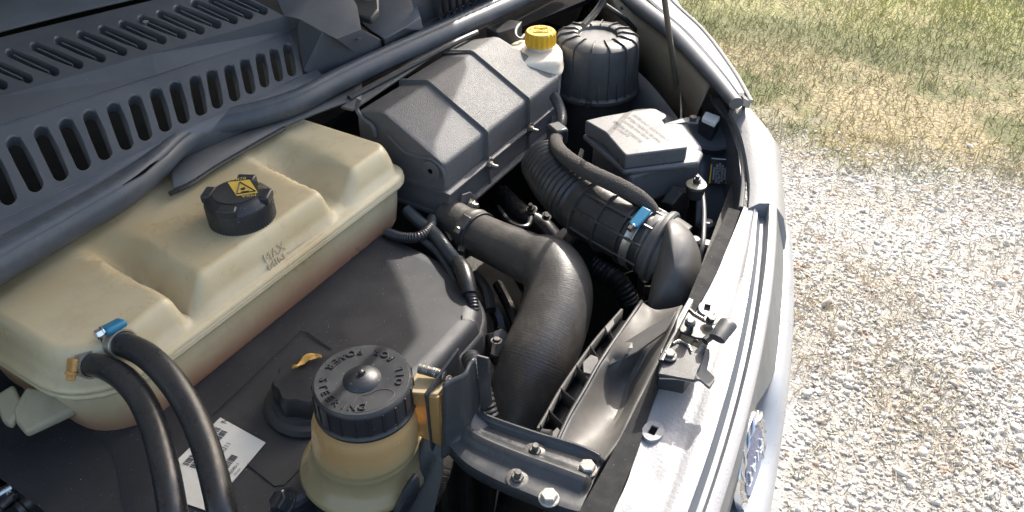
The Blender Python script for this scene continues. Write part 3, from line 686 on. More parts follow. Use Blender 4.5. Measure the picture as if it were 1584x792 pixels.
lo2, _ = slotted('lower_slot_band', pl2, s2, lambda i: max(13.5, 27.5 - i * .92), [(-620, 386), (0, 195), (240, 118), (437, 53), (470, 42)], [(-620, 638), (0, 340), (150, 268), (300, 193), (470, 115), (500, 100)], ((V(-460, 360, 0), V(-400, 480, 0)), (V(459, 62, 0), V(468, 112, 0))), .02, 'cowl', cw)
s1 = [((-95, 116), (-40, 143)), ((-58, 104), (8, 133)), ((-22, 94), (47, 123)), ((12, 80), (88, 112)), ((50, 70), (125, 101)), ((87, 61), (160, 91)), ((122, 52), (193, 81)), ((155, 44), (224, 72)), ((187, 36), (254, 63)), ((216, 28), (285, 55)), ((245, 20), (313, 48)), ((272, 12), (339, 39)), ((298, 4), (365, 32)), ((324, -2), (388, 25)), ((349, -8), (411, 18))]
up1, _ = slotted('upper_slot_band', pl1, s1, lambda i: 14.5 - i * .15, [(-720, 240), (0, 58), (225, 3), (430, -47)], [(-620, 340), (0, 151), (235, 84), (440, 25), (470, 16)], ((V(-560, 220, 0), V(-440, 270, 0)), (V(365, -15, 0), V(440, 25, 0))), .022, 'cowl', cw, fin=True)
def cquad(name, pts, m='cowl', th=.004, parent=None, **k):
    """panel through measured points (px, py, height)"""
    p = [P(*q) for q in pts]; n = (p[1] - p[0]).cross(p[-1] - p[0]).normalized(); n = n if n.z > 0 else -n
    return slab(name, p, -n * th, m, parent or cw, **k)
def ribbon(name, A, B, m='cowl', parent=None, n=6, **k):
    a, b = catmull(A, n), catmull(B, n); v = a + b; N = len(a)
    return obj(name, v, [(i, i + 1, N + i + 1, N + i) for i in range(N - 1)], m, parent or cw, solid=.003, **k)
# band between the crease and the slotted front band
top2 = [(-140, 238), (0, 195), (240, 118), (437, 53), (470, 42)]
ribbon('plain_band', [PN(-520, 309.7, pl1), PN(0, 151, pl1), PN(235, 84, pl1), PN(440, 25, pl1)], [PN(-520, 354.6, pl2), PN(0, 194.5, pl2), PN(240, 117.5, pl2), PN(459, 45, pl2)], n=1, smooth=False)
def facets(name, vd, faces, m='cowl', parent=None, **k):
    """folded panel: named corner points, faces between them"""
    ks = list(vd); idx = {q: n_ for n_, q in enumerate(ks)}
    vv = [vd[q] if isinstance(vd[q], Vector) else P(*vd[q]) for q in ks]
    return obj(name, vv, [tuple(idx[c] for c in fc) for fc in faces], m, parent or cw, solid=.004, bevel=.0025, bseg=3, **k)
cv = dict(a=PN(440, 25, pl1), b=PN(464, 30, pl1), c=PN(500, 50, pl1), d=(545, 78, 1.100), e=PN(521, 60, pl1), f=PN(558, 45, pl1), g=(590, 62, 1.098), h=(592, 86, 1.058), i=(500, 130, 1.054), j=PN(459, 45, pl2), k=PN(470, 108, pl2), l=(480, 124, 1.062), t=PN(400, -70, pl1), u=PN(515, -50, pl1), w=PN(552, 10, pl1))
facets('left_tray', cv, ['tabcu', 'cefwu', 'cde', 'edgf', 'dhg', 'dih', 'jbak'[:3], 'bjkc', 'ckid', 'kli'])
cv2 = dict(a=(560, 40, 1.104), b=(600, 30, 1.106), c=(624, 44, 1.098), d=(594, 61, 1.098), e=(640, -6, 1.128), f=(575, -30, 1.145), g=(655, 46, 1.082), h=(596, 84, 1.056), i=(655, 56, 1.058), j=(650, 27, 1.105), k=(556, 8, 1.12))
facets('middle_tray', cv2, ['abcd', 'abefk', 'bce', 'dchh'[:3], 'cgih', 'cjg', 'cej'])
tube('tray_gap', [P(556, 34, 1.108), P(575, 50, 1.103), P(592, 62, 1.10), P(594, 84, 1.06)], .0022, 'black', cw, seg=8, n=2)
# lower skirt down to the seal, with the long slit
ribbon('front_skirt', [PN(-420, 541, pl2), PN(-140, 408, pl2), PN(0, 341, pl2), PN(150, 269, pl2), PN(300, 194, pl2), PN(470, 116, pl2), P(520, 95, 1.075)], [P(-420, 650, 1.05), P(-140, 480, 1.05), P(0, 400, 1.05), P(120, 335, 1.05), P(245, 262, 1.05), P(400, 192, 1.05), P(520, 135, 1.05)], ang=60)
tube('skirt_rib', [P(-100, 425, 1.08), P(0, 372, 1.08), P(75, 334, 1.08), P(160, 291, 1.08), P(245, 242, 1.08)], .0045, 'cowl', cw, seg=8, n=8)
slab('skirt_slit', [P(80, 341, 1.083), P(165, 296, 1.083), P(245, 247, 1.083), P(225, 266, 1.083), P(160, 303, 1.083), P(84, 345, 1.083)], (0, 0, -.001), 'black', cw)
tube('panel_ridge', [PN(-100, 387, pl2) , PN(0, 340, pl2), PN(150, 268, pl2), PN(300, 193, pl2), PN(440, 128, pl2), PN(464, 112, pl2), PN(460, 80, pl2), PN(448, 56, pl2), PN(437, 54, pl2), PN(240, 119, pl2), PN(0, 196, pl2), PN(-120, 234, pl2)], .0011, 'cowl', cw, seg=6, n=6)
# floor below the openings, so that they read as dark ducts
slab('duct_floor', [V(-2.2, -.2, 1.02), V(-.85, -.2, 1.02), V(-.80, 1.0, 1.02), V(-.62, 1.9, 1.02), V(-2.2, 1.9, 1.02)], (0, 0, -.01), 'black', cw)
# upper rear: plain strip, gap and windscreen foot
ribbon('rear_strip', [P(-700, 240, 1.182), P(0, 49, 1.182), P(225, -6, 1.182), P(430, -56, 1.182)], [P(-700, 100, 1.20), P(0, -72, 1.20), P(140, -120, 1.20), P(300, -180, 1.20)], 'cowl')
cquad('rear_gap', [(-180, 120, 1.168), (0, 66, 1.168), (225, 12, 1.168), (430, -38, 1.168), (430, -75, 1.168), (225, -20, 1.168), (0, 35, 1.168), (-180, 84, 1.168)], 'black')
tube('screw', [PN(226, 36, pl1) - pl1[1] * .001, PN(226, 36, pl1) + pl1[1] * .003], .0045, 'chrome', cw, seg=10, n=1)
# right-hand half of the cowl: trays, wiper pivot, second grille
bolt(P(553, 60, 1.121), (0, 0, 1), .004, .003, cw, 'darkmetal')
slab('wiper_arm_root', [P(506, -8, 1.15), P(545, 20, 1.14), P(574, 28, 1.135), P(586, 14, 1.14), P(584, -20, 1.155)], (0, 0, -.012), 'dark', cw, bevel=.003)
lathe('wiper_pivot', [(.001, 0), (.017, 0), (.017, .012), (.014, .014), (.013, .02), (.001, .022)], P(571, 6, 1.135), 'cowl', cw, seg=28)
pl3 = plane3(P(672, 28, 1.075), P(760, -10, 1.075), P(672, -10, 1.13))
s3 = [((668 + 10.5 * k, -18 - k * 4.2), (674 + 10.3 * k, 22 - k * 4.6)) for k in range(11)]
slotted('far_slot_band', pl3, s3, lambda i: 6.0 - .15 * i, [(600, -10), (660, -26), (800, -75)], [(600, 62), (672, 28), (800, -28)], ((V(630, -20, 0), V(652, 54, 0)), (V(784, -62, 0), V(790, -24, 0))), .015, 'cowl', cw)
ribbon('far_skirt', [P(590, 66, 1.076), P(672, 30, 1.075), P(760, -8, 1.074), P(860, -60, 1.07)], [P(590, 94, 1.05), P(690, 52, 1.05), P(780, 14, 1.05), P(880, -36, 1.05)])
# bulb seal along the front of the cowl
sealpts = [(-480, 720), (-320, 610), (-140, 490), (-60, 441), (0, 404), (100, 347), (185, 298), (240, 256), (275, 224), (325, 196), (400, 178), (460, 158), (520, 127), (600, 90), (700, 46), (800, 1), (880, -38)]
sr = [.025, .025, .025, .024, .0235, .022, .0215, .019, .018, .0175, .017, .0175, .018, .018, .0175, .017, .017]
sl_ = tube('cowl_seal', [P(*p, 1.066) for p in sealpts], sr, 'seal', None, seg=20, n=8)
tag(sl_, 'thick black rubber bulb seal curving along the front of the cowl', 'rubber seal')
tube('seal_lip', [P(p[0] + 3, p[1] - 13, 1.078) for p in sealpts], [r * .52 for r in sr], 'seal', sl_, seg=12, n=8)
# steel bulkhead rail under the seal
br_ = ribbon('bulkhead_rail', [P(268, 292, 1.046), P(296, 280, 1.046), P(340, 253, 1.046), P(440, 196, 1.046), P(560, 150, 1.046)], [P(262, 262, 1.05), P(285, 225, 1.05), P(320, 205, 1.05), P(420, 180, 1.05), P(560, 128, 1.05)], 'rail', parent=cw)
tube('rail_edge', [P(262, 300, 1.044), P(296, 284, 1.044), P(340, 255, 1.044), P(440, 198, 1.044)], .0036, 'rubber', cw, seg=8, n=5)
tube('rail_edge', [P(540, 152, 1.05), P(615, 112, 1.055), P(695, 70, 1.06), P(738, 50, 1.06)], .005, 'dark', cw, seg=8, n=5)

# =================================================================== COOLANT TANK
ct = thing('coolant_tank', 'long milky beige coolant expansion tank with a black cap', 'coolant tank', (-.76, .5, .9))
X0, X1, Y0, Y1 = -.925, -.652, .232, .768
def rrect(d, rN=.075, rF=.03, ns=70, nc=9):
    """rounded plan outline inset by d; big radius at the near corners"""
    x0, x1, y0, y1 = X0 + d, X1 - d, Y0 + d, Y1 - d; pts = []
    def arc(cx, cy, r, a0): return [(cx + r * math.cos(a0 + math.pi / 2 * k / nc), cy + r * math.sin(a0 + math.pi / 2 * k / nc)) for k in range(nc + 1)]
    rn, rf = max(.004, rN - d), max(.003, rF - d * .7)
    A = arc(x1 - rn, y0 + rn, rn, -math.pi / 2); B = arc(x1 - rf, y1 - rf, rf, 0); C_ = arc(x0 + rf, y1 - rf, rf, math.pi / 2); D = arc(x0 + rn, y0 + rn, rn, math.pi)
    def seg(p, q, n): return [(p[0] + (q[0] - p[0]) * k / n, p[1] + (q[1] - p[1]) * k / n) for k in range(1, n)]
    return A + seg(A[-1], B[0], ns) + B + seg(B[-1], C_[0], 20) + C_ + seg(C_[-1], D[0], ns) + D + seg(D[-1], A[0], 20)
def sm(a, b, x): t = max(0, min(1, (x - a) / (b - a))); return t * t * (3 - 2 * t)
def tank_z(x, y, d):
    u = (x - X0) / (X1 - X0)                       # 0 rear .. 1 front
    top = 1.034 + .004 * math.sin(6 * y + 1) * (1 - u) - .010 * sm(.40, .22, y) - .018 * sm(.45, 0, u) * sm(.5, .2, y)
    z = top
    # valley one, between the hose end and the filler block; valley two before the far block
    for (a0, a1, b0, b1, dep) in ((.372, .362, .425, .402, .040), (.640, .610, .705, .672, .036)):
        l0 = a0 + (a1 - a0) * u; l1 = b0 + (b1 - b0) * u
        k = sm(l0 - .004, l0 + .009, y) * (1 - max(0, min(1, (y - l1 + .030) / .031))); k *= sm(.24, .72, u); z -= dep * k
    e = sm(-.004, .017, d); e = max(0, (e - sm(-.004, .017, 0)) / (1 - sm(-.004, .017, 0))); z = .988 + (z - .988) * e ** .62
    return z
prof = [(.03, .885, 0), (.012, .893, 0), (.006, .905, 0), (.002, .935, 0), (0, .968, 0), (-.008, .970, 0), (-.0105, .974, 0), (-.0095, .977, 0), (-.0045, .978, 0), (-.0100, .980, 0), (-.0100, .985, 0), (-.006, .988, 0), (.0, .989, 0)]
rings = []
for d, z, _ in prof: rings.append([V(x, y, z) for x, y in rrect(d)])
for d in (.004, .007, .010, .013, .017, .021, .026, .032, .040, .050, .062, .075, .088, .10, .112, .124, .133):
    rings.append([V(x, y, tank_z(x, y, d)) for x, y in rrect(d)])
v = [p for r_ in rings for p in r_]; q = len(rings[0]); f = []
for i in range(len(rings) - 1):
    for j in range(q): j2 = (j + 1) % q; f.append((i * q + j, i * q + j2, (i + 1) * q + j2, (i + 1) * q + j))
# close the thin middle strip
L0 = (len(rings) - 1) * q; f.append(tuple(range(q - 1, -1, -1)))
nA, nB = 10, 10
a0 = 9; b0 = a0 + 70 + 9; c0_ = b0 + 1 + 0
last = rings[-1]
front = sorted([k for k in range(q) if last[k].x > (X0 + X1) / 2], key=lambda k: last[k].y); rear = sorted([k for k in range(q) if last[k].x <= (X0 + X1) / 2], key=lambda k: last[k].y)
m_ = min(len(front), len(rear))
for k in range(m_ - 1): f.append((L0 + front[k], L0 + front[k + 1], L0 + rear[k + 1], L0 + rear[k]))
body = obj('tank_body', v, f, 'tank', ct, ang=70)
# parting flange bead and mounting lug
tube('flange_bead', [V(x, y, .9795) for x, y in rrect(-.0098)[6:96]], .0014, 'tank', ct, seg=6, n=1)
slab('mounting_lug', [P(18, 632, .95), P(24, 652, .94), P(38, 669, .935), P(118, 632, .94), P(92, 606, .955), P(40, 596, .96)], (0, 0, -.011), 'cream', ct, bevel=.004, bseg=3)
slab('mounting_lug', [P(-12, 612, .955), P(2, 650, .94), P(16, 656, .94), P(34, 624, .95), P(20, 592, .96)], (0, 0, -.011), 'cream', ct, bevel=.004, bseg=3)
# level marks moulded on the slope
lp = plane3(P(405, 405, 1.0), P(470, 355, 1.0), P(400, 380, 1.02)); tx = (P(470, 355, 1.0) - P(405, 405, 1.0)).normalized(); ty = pl_n = lp[1].cross(tx)
vf = [text_vf('MAX', .017, PN(420, 390, lp) + lp[1] * .0055, tx, ty, .0009), text_vf('MIN', .017, PN(424, 406, lp) + lp[1] * .0055, tx, ty, .0009)]
for a, b_ in (((440, 391), (466, 373)), ((440, 366), (462, 352))):
    vf.append(tube_vf([PN(*a, lp) + lp[1] * .0055, PN(*b_, lp) + lp[1] * .0055], .0009, seg=6, n=1))
obj('level_marks', *merge(*vf), 'tank', ct, smooth=False)
# screw cap
cc = P(375, 333, 1.036); cr = .0415
cap = lathe('screw_cap', [(.001, -.004), (cr, -.004), (cr, .024), (cr * .97, .027), (cr * .80, .034), (cr * .70, .0355), (.001, .0355)], cc, 'cap', ct, seg=120, rmod=lambda th, i: (1 + .012 * math.cos(60 * th)) if i in (1, 2) else 1, ang=50)
xa = V(1, 0, 0)
for k in range(4):
    a = R(28 + 90 * k) ; rd = V(math.cos(a), math.sin(a), 0); tg = V(-math.sin(a), math.cos(a), 0)
    pts = [cc + rd * (cr * .70) - tg * .011, cc + rd * (cr * 1.03) - tg * .0125, cc + rd * (cr * 1.03) + tg * .0125, cc + rd * (cr * .70) + tg * .011]
    slab('grip_lug', [p + V(0, 0, .0235) for p in pts], (0, 0, .0125), 'cap', cap, bevel=.003, bseg=3)
lathe('cap_disc', [(.001, 0), (cr * .68, 0), (cr * .68, .0012), (.001, .0012)], cc + V(0, 0, .0357), 'dark', cap, seg=48)
tC = cc + V(0, 0, .0373)
def cp_(px, py, dz=0): return P(px, py, tC.z + dz)
slab('gold_square', [cp_(352, 282), cp_(386, 278), cp_(399, 298), cp_(366, 303)], (0, 0, .0003), 'gold', cap)
def outline(pts, w_, h):
    vf = []
    for a, b_ in zip(pts, pts[1:] + pts[:1]): vf.append(tube_vf([a, b_], w_, seg=4, n=1))
    return merge(*vf)
obj('warning_triangle', *outline([cp_(371, 281.5, .0005), cp_(366.5, 300, .0005), cp_(395.5, 295.5, .0005)], .0009, 0), 'ink', cap)
vf = [lathe_vf([(.001, 0), (.003, 0), (.003, .0003), (.001, .0003)], cp_(376, 292, .0006), seg=12), prism_vf([cp_(373, 296.5, .0005), cp_(385, 294.8, .0005), cp_(385, 296.5, .0005), cp_(374, 298, .0005)], (0, 0, .0004))]
obj('steam_symbol', *merge(*vf), 'ink', cap)
tdir = (cp_(386, 278) - cp_(352, 282)).normalized(); tup = V(-tdir.y, tdir.x, 0)
vf = [text_vf('A 878', .0085, cp_(368, 277.5), tdir, tup, .0003), text_vf('MXA', .0085, cp_(385, 302.5), -tdir, -tup, .0003), text_vf('5 101', .0075, cp_(402, 287), V(tdir.y, -tdir.x, 0), tdir, .0003)]
obj('lettering', *merge(*vf), 'goldtext', cap, smooth=False)

# =================================================================== ENGINE COVER
ec = thing('engine_cover', 'dark grey moulded engine cover with a paper parts label', 'engine cover', (-.6, .45, .8))
# plan outline of the flat top, then rounded shoulders and skirt; near end tucks down to the left
zc = .90
corners = [V(-.432, .15, 0), V(-.430, .40, 0), V(-.430, .60, 0), V(-.434, .632, 0), V(-.452, .664, 0), V(-.49, .692, 0), V(-.53, .706, 0), V(-.60, .716, 0), V(-.70, .716, 0), V(-.80, .70, 0)]
out = catmull(corners, 6)
cen = V(-.66, .42, 0); v, f = [], []
def shoulder(p, i):
    a = out[max(0, i - 1)]; b = out[min(len(out) - 1, i + 1)]; d = (b - a).normalized(); return V(d.y, -d.x, 0)
prof = [(-.022, 0), (-.02, 0), (-.010, -.0015), (-.004, -.005), (.0, -.011), (.003, -.024), (.006, -.026), (.008, -.03), (.012, -.075), (.014, -.10)]
for i, p in enumerate(out):
    n = shoulder(p, i)
    for o_, z in prof: v.append(p + n * o_ + V(0, 0, zc + z))
q = len(prof)
for i in range(len(out) - 1):
    for j in range(q - 1): a = i * q + j; f.append((a, a + 1, a + q + 1, a + q))
# top surface as a fan of rows back to x=-.82, sinking at the near-left
NI = len(out)
for k in range(1, 9):
    for i, p in enumerate(out):
        s = V(p.x - .06, p.y, 0) if False else v[i * q]
        tgt = V(-.84, min(s.y, .62), zc); t = k / 8
        pt = V(s.x, s.y, zc).lerp(tgt, t); pt.z = zc - .004 * t
        v.append(pt)
base = NI * q
for i in range(NI - 1):
    f.append((i * q, base + i, base + i + 1, (i + 1) * q))
    for k in range(7): a = base + k * NI + i; f.append((a, a + 1, a + NI + 1, a + NI))
shell = obj('cover_shell', v, f, 'cover', ec, ang=40)
# near end: shoulder falling away to the left under the tank
nl = catmull([V(-.435, .15, zc), V(-.50, .155, zc), V(-.58, .19, zc), V(-.66, .235, zc), V(-.76, .26, zc), V(-.84, .27, zc)], 5)
v, f = [], []
for i, p in enumerate(nl):
    for (o_, z) in ((.05, .0), (0, -.0005), (-.012, -.006), (-.02, -.018), (-.028, -.045), (-.045, -.055), (-.06, -.075), (-.065, -.14)): v.append(p + V(.25 * o_, o_, z))
for i in range(len(nl) - 1):
    for j in range(7): a = i * 8 + j; f.append((a, a + 1, a + 9, a + 8))
obj('cover_end', v, f, 'cover', ec, ang=50)
# fold grooves on the top
def groove(pts, r=.0009, z=.0004): return tube_vf([P(*p, zc + z) for p in pts], r, seg=6, n=1)
obj('groove_lines', *merge(groove([(383, 718), (425, 752), (440, 750), (468, 722)]), groove([(330, 640), (463, 513), (475, 514), (512, 540)])), 'dark', ec)
for c, r in (((690, 545), .004), ((722, 500), .005)): pass
lathe('corner_boss', [(.001, 0), (.011, 0), (.011, .02), (.009, .022), (.001, .022)], P(738, 516, .84), 'cover', ec, seg=20)
# parts label
def lab(px, py, dz=.0012): return P(px, py, zc + dz)
lb = slab('parts_label', [lab(341, 646, .0006), lab(411, 685, .0006), lab(322, 791, .0006), lab(287, 779, .0006), lab(270, 716, .0006)], (0, 0, .0005), 'paper', ec)
lu = (lab(341, 646) - lab(272, 722)).normalized(); lv = V(-lu.y, lu.x, 0)      # reading direction up-right
wd = (lab(341, 646) - lab(272, 722)).length; o0 = lab(272, 722)
vf = []; rb = random.Random(4)
def at_l(a, b): return o0 + lu * a - lv * b + V(0, 0, .0002)
def bars(a0, a1, b0, b1):
    a = a0
    while a < a1:
        w_ = rb.choice((.0006, .0009, .0014)); vf.append(prism_vf([at_l(a, b0), at_l(a + w_, b0), at_l(a + w_, b1), at_l(a, b1)], (0, 0, .0002))); a += w_ + rb.choice((.0007, .001, .0015))
bars(.006, .060, .004, .012); bars(.006, .060, .0135, .0215)
bars(.004, .036, .046, .0545)
for s, a, b, h in (('no Dezionato  C/', .022, .0262, .0048), ('HC04317480211', .024, .0335, .0088), ('0114451', .086, .0225, .0080), ('Matricola', .088, .0145, .0050), ('N', .072, .0085, .0110), ('00440580-1', .018, .0605, .0060), ('Chassis', .020, .0665, .004)):
    vf.append(text_vf(s, h, at_l(a, b), lu, lv, .0002, sx=.82))
obj('print', *merge(*vf), 'greyink', lb, smooth=False)
# oil filler cap, leaf on it
oc = P(476, 580, .945); oc2 = V(oc.x, oc.y, zc)
of = thing('oil_filler_cap', 'black eight-sided oil filler knob beside the round reservoir cap', 'oil cap', oc2)
lathe('collar', [(.001, 0), (.056, 0), (.057, .004), (.054, .010), (.048, .012), (.046, .018), (.001, .018)], oc2, 'cover', of, seg=48)
lathe('knob', [(.001, .012), (.040, .012), (.042, .018), (.040, .038), (.037, .043), (.001, .044)], oc2, 'cap', of, seg=96, rmod=lambda th, i: 1 + (.055 * math.cos(8 * th) if i in (1, 2, 3, 4) else 0), ang=50)
# curled dry leaf
lfp = [(453, 571), (460, 560), (463, 554), (474, 556), (481, 551), (486, 555), (497, 553), (488, 559), (484, 564), (470, 563), (464, 570), (458, 573)]
Lc = catmull([P(*p, .946) for p in [(452, 572), (461, 571), (466, 563), (473, 558), (481, 555), (489, 555), (498, 553)]], 5); Wd = [.0018, .0012, .0035, .0052, .0058, .004, .0006]
v, f = [], []
for i, p in enumerate(Lc):
    a = i / 5; k0 = min(5, int(a)); w_ = Wd[k0] + (Wd[k0 + 1] - Wd[k0]) * (a - k0); d = (Lc[min(i + 1, len(Lc) - 1)] - Lc[max(i - 1, 0)]).normalized(); n = V(-d.y, d.x, 0)
    for s in (-1, -.5, 0, .5, 1): v.append(p + n * (s * w_ * (1 + .3 * noise.noise(V(i * .9, s, 1)))) + V(0, 0, .001 + .004 * abs(s) ** 1.5 * (.6 + .5 * math.sin(i * .5)) + .002 * math.sin(i * .35)))
for i in range(len(Lc) - 1):
    for j in range(4): a = i * 5 + j; f.append((a, a + 1, a + 6, a + 5))
lo = obj('dry_leaf', v, f, 'leaf', smooth=True, solid=.0004)
tag(lo, 'small curled dry brown leaf lying on the black oil filler knob', 'leaf')

# =================================================================== TWO SMALL COOLANT HOSES
h1 = tube('coolant_hose', [P(156, 521, 1.012), P(172, 526, 1.018), P(195, 534, 1.024), P(228, 551, 1.026), P(262, 585, 1.018), P(292, 630, 1.004), P(316, 685, .99), P(332, 740, .98), P(345, 800, .965), P(352, 850, .93), P(356, 900, .86)], [.0135] * 3 + [.0138] * 8, 'rubber', None, seg=20, n=6)
tag(h1, 'black rubber hose with the blue clamp, right one of the tank hoses', 'hose', 'coolant hoses on the tank')
h2 = tube('coolant_hose', [P(118, 556, 1.0), P(135, 563, 1.006), P(160, 568, 1.012), P(190, 584, 1.014), P(217, 615, 1.008), P(238, 660, .998), P(252, 710, .988), P(263, 765, .978), P(272, 830, .955), P(276, 900, .87)], [.0125] * 3 + [.0132] * 7, 'rubber', None, seg=20, n=6)
tag(h2, 'black rubber hose with the rusty clamp, left one of the tank hoses', 'hose', 'coolant hoses on the tank')
def clamp(label, c, ax, r, width, band='clamp', house=None, hang=0, hs=(.012, .009, .007), screw='zinc', group='hose clamps', grooves=False):
    """worm-drive clamp: band round the hose, housing block and hex screw"""
    ax = Vector(ax).normalized(); c = Vector(c); t = thing('hose_clamp', label, 'hose clamp', c, group)
    X, Y = frame_of(ax)
    prof = [(r + .0004, -width / 2), (r + .0022, -width / 2), (r + .0026, -width / 2 + .0008), (r + .0018, -width / 4), (r + .0018, width / 4), (r + .0026, width / 2 - .0008), (r + .0022, width / 2), (r + .0004, width / 2)]
    rm = (lambda th, i: 1 + (.012 * math.sin(70 * th) if i in (3, 4) else 0)) if grooves else None
    vv, ff = lathe_vf(prof, c, ax, 140 if grooves else 48, rmod=rm); obj('band', vv, ff[:-2], band, t, ang=30)
    if house:
        rd = X * math.cos(hang) + Y * math.sin(hang); tg = ax.cross(rd); b = c + rd * (r + .002)
        L_, W_, H_ = hs
        base = [b + tg * (L_ * s) + ax * (W_ * u) for s, u in ((-1, -1), (1, -1), (1, 1), (-1, 1))]
        o = slab('housing', base, rd * H_, house, t, bevel=H_ * .42, bseg=4)
        q = b + rd * (H_ * .55) + tg * L_
        vv, ff = merge(lathe_vf([(.004, -.002), (.0062, 0), (.0062, .0015), (.0045, .002), (.0045, .0035), (.0035, .004)], q, tg, 20), lathe_vf([(.0052, .002), (.0052, .007), (.0044, .008)], q, tg, 6))
        obj('screw', vv, ff, screw, t, ang=30)
    return t
def hang_for(c, ax, towards):
    ax = Vector(ax).normalized(); X, Y = frame_of(ax); d = Vector(towards); return math.atan2(d.dot(Y), d.dot(X))
c1 = P(186, 530, 1.0215); a1 = P(195, 534, 1.024) - P(160, 522, 1.013)
clamp('hose clamp with blue housing on the right tank hose', c1, a1, .0137, .014, house='blue', hang=hang_for(c1, a1, V(-.05, .12, 1)), hs=(.0120, .0085, .0085), screw='chrome')
c2 = P(138, 563, 1.0065); a2 = P(160, 568, 1.012) - P(118, 556, 1.0)
clamp('rusty hose clamp on the left tank hose', c2, a2, .0128, .013, house='rust', hang=hang_for(c2, a2, V(-.7, -.7, .3)), hs=(.0075, .007, .0065), screw='rust')

# =================================================================== POWER STEERING RESERVOIR
pc = P(560, 586, 1.06); pz = lambda z: V(pc.x, pc.y, z)
ps = thing('steering_fluid_reservoir', 'amber translucent power steering reservoir with round black lettered cap', 'fluid reservoir', pz(.88))
rad = .0468
vv, ff = lathe_vf([(.001, .895), (.030, .896), (.042, .906), (.056, .920), (.0665, .932), (.0685, .937), (.0665, .942), (.060, .947), (.0555, .956), (.0540, .968), (.0548, .970), (.0540, .972), (.0540, .977), (.0548, .979), (.0540, .981), (.0532, 1.005), (.0500, 1.018), (.0460, 1.024), (.0455, 1.035), (.001, 1.036)], pz(0), seg=64)
eR = V(math.cos(CA), math.sin(CA), 0); vv = [q - eR * (max(0, 1.03 - q.z) * .11) for q in vv]
obj('reservoir_body', vv, ff, 'pstank', ps, ang=45)
# oval shoulder on the far right, towards the bracket
nrib = 22
capo = lathe('reservoir_cap', [(.001, 1.026), (.0492, 1.026), (.0496, 1.029), (.0478, 1.031), (.0472, 1.034), (.0472, 1.054), (.0466, 1.0585), (.0445, 1.0605), (.0180, 1.0600), (.0178, 1.0608), (.014, 1.0640), (.008, 1.0665), (.0042, 1.0672), (.0040, 1.0662), (.0030, 1.0662), (.0026, 1.0705), (.0012, 1.0715), (.0003, 1.0716)], pz(0), 'cap', ps, seg=132, ang=40)
for k in range(nrib):
    a = 2 * math.pi * (k + .3) / nrib; rd = V(math.cos(a), math.sin(a), 0); tg = V(-rd.y, rd.x, 0); p = pz(0) + rd * .0470
    slab('grip_rib', [p - tg * .0008 + V(0, 0, 1.032), p + tg * .0008 + V(0, 0, 1.032), p + tg * .0008 + V(0, 0, 1.056), p - tg * .0008 + V(0, 0, 1.056)], rd * .0014, 'cap', capo)
def arc_text(s, c, r, a0, step, size, z, inward=False, depth=.0009):
    vf = []
    for i, ch in enumerate(s):
        a = a0 + i * step
        if ch == ' ': continue
        rd = V(math.cos(a), math.sin(a), 0); tg = V(-rd.y, rd.x, 0)
        xd, yd = (tg, -rd) if inward else (-tg, rd)
        vf.append(text_vf(ch, size, V(c.x, c.y, z) + rd * r, xd, yd, depth))
    return merge(*vf)
# image right = angle 31 deg; text runs OIL (right) -> over the top FOR POWER -> left STEERING, reading from inside out
def imang(dx, dy): q = P(560 + dx, 586 - dy, 1.0605) - V(pc.x, pc.y, 1.0605); return math.atan2(q.y, q.x)
aO = imang(58, -5)
obj('lettering', *arc_text('OIL FOR POWER STEERING', pc, .0362, aO, R(13.6), .0106, 1.0605, inward=True, depth=.0013), 'cap', capo, smooth=False)
obj('worn_patch', *tube_vf([pz(1.0606) + V(math.cos(a) * r, math.sin(a) * r, 0) for a, r in [(R(-62), .022), (R(-62), .040), (R(-40), .0415), (R(-20), .041), (R(0), .039), (R(4), .030), (R(-10), .022), (R(-30), .0215), (R(-50), .0215)]], .0003, seg=5, n=4), 'greyink', capo)
# level marks moulded on the wall
def wall(px, py, r=.0540):      # nearest hit of the pixel ray with the cylinder wall
    d = _ray(px, py); ox, oy = -pc.x + .0055, -pc.y + .0033; A_ = d.x ** 2 + d.y ** 2; B_ = 2 * (ox * d.x + oy * d.y); C_ = ox * ox + oy * oy - r * r
    t = (-B_ - math.sqrt(max(0, B_ * B_ - 4 * A_ * C_))) / (2 * A_); return EYE + d * t
vf = []
for s, px, py in (('M', 614, 690), ('A', 622, 682), ('X', 631, 668), ('M', 612, 704), ('I', 620, 696), ('N', 629, 688)):
    p = wall(px, py); rd = V(p.x - pc.x, p.y - pc.y, 0).normalized(); vf.append(text_vf(s, .011, p, V(-rd.y, rd.x, 0), V(0, 0, 1), .0008, sx=.8))
obj('level_marks', *merge(*vf), 'pale', ps, smooth=False)
# amber tab between the reservoir and its steel bracket
slab('amber_tab', [V(-.345, .375, 1.045), V(-.314, .385, 1.05), V(-.314, .402, 1.05), V(-.352, .408, 1.045)], (0, 0, -.004), 'tan', ps, bevel=.001)
slab('amber_tab', [V(-.312, .383, 1.048), V(-.312, .383, .975), V(-.335, .376, .985), V(-.345, .376, 1.045)], (0, .004, 0), 'tabplastic', ps, bevel=.001)
slab('amber_tab', [V(-.313, .384, 1.046), V(-.313, .402, 1.046), V(-.313, .402, .975), V(-.313, .384, .975)], (-.004, 0, 0), 'tabplastic', ps, bevel=.001)
slab('amber_web', [V(-.315, .390, 1.015), V(-.345, .390, 1.005), V(-.345, .393, 1.000), V(-.315, .393, 1.008)], (0, 0, -.003), 'tabplastic', ps)
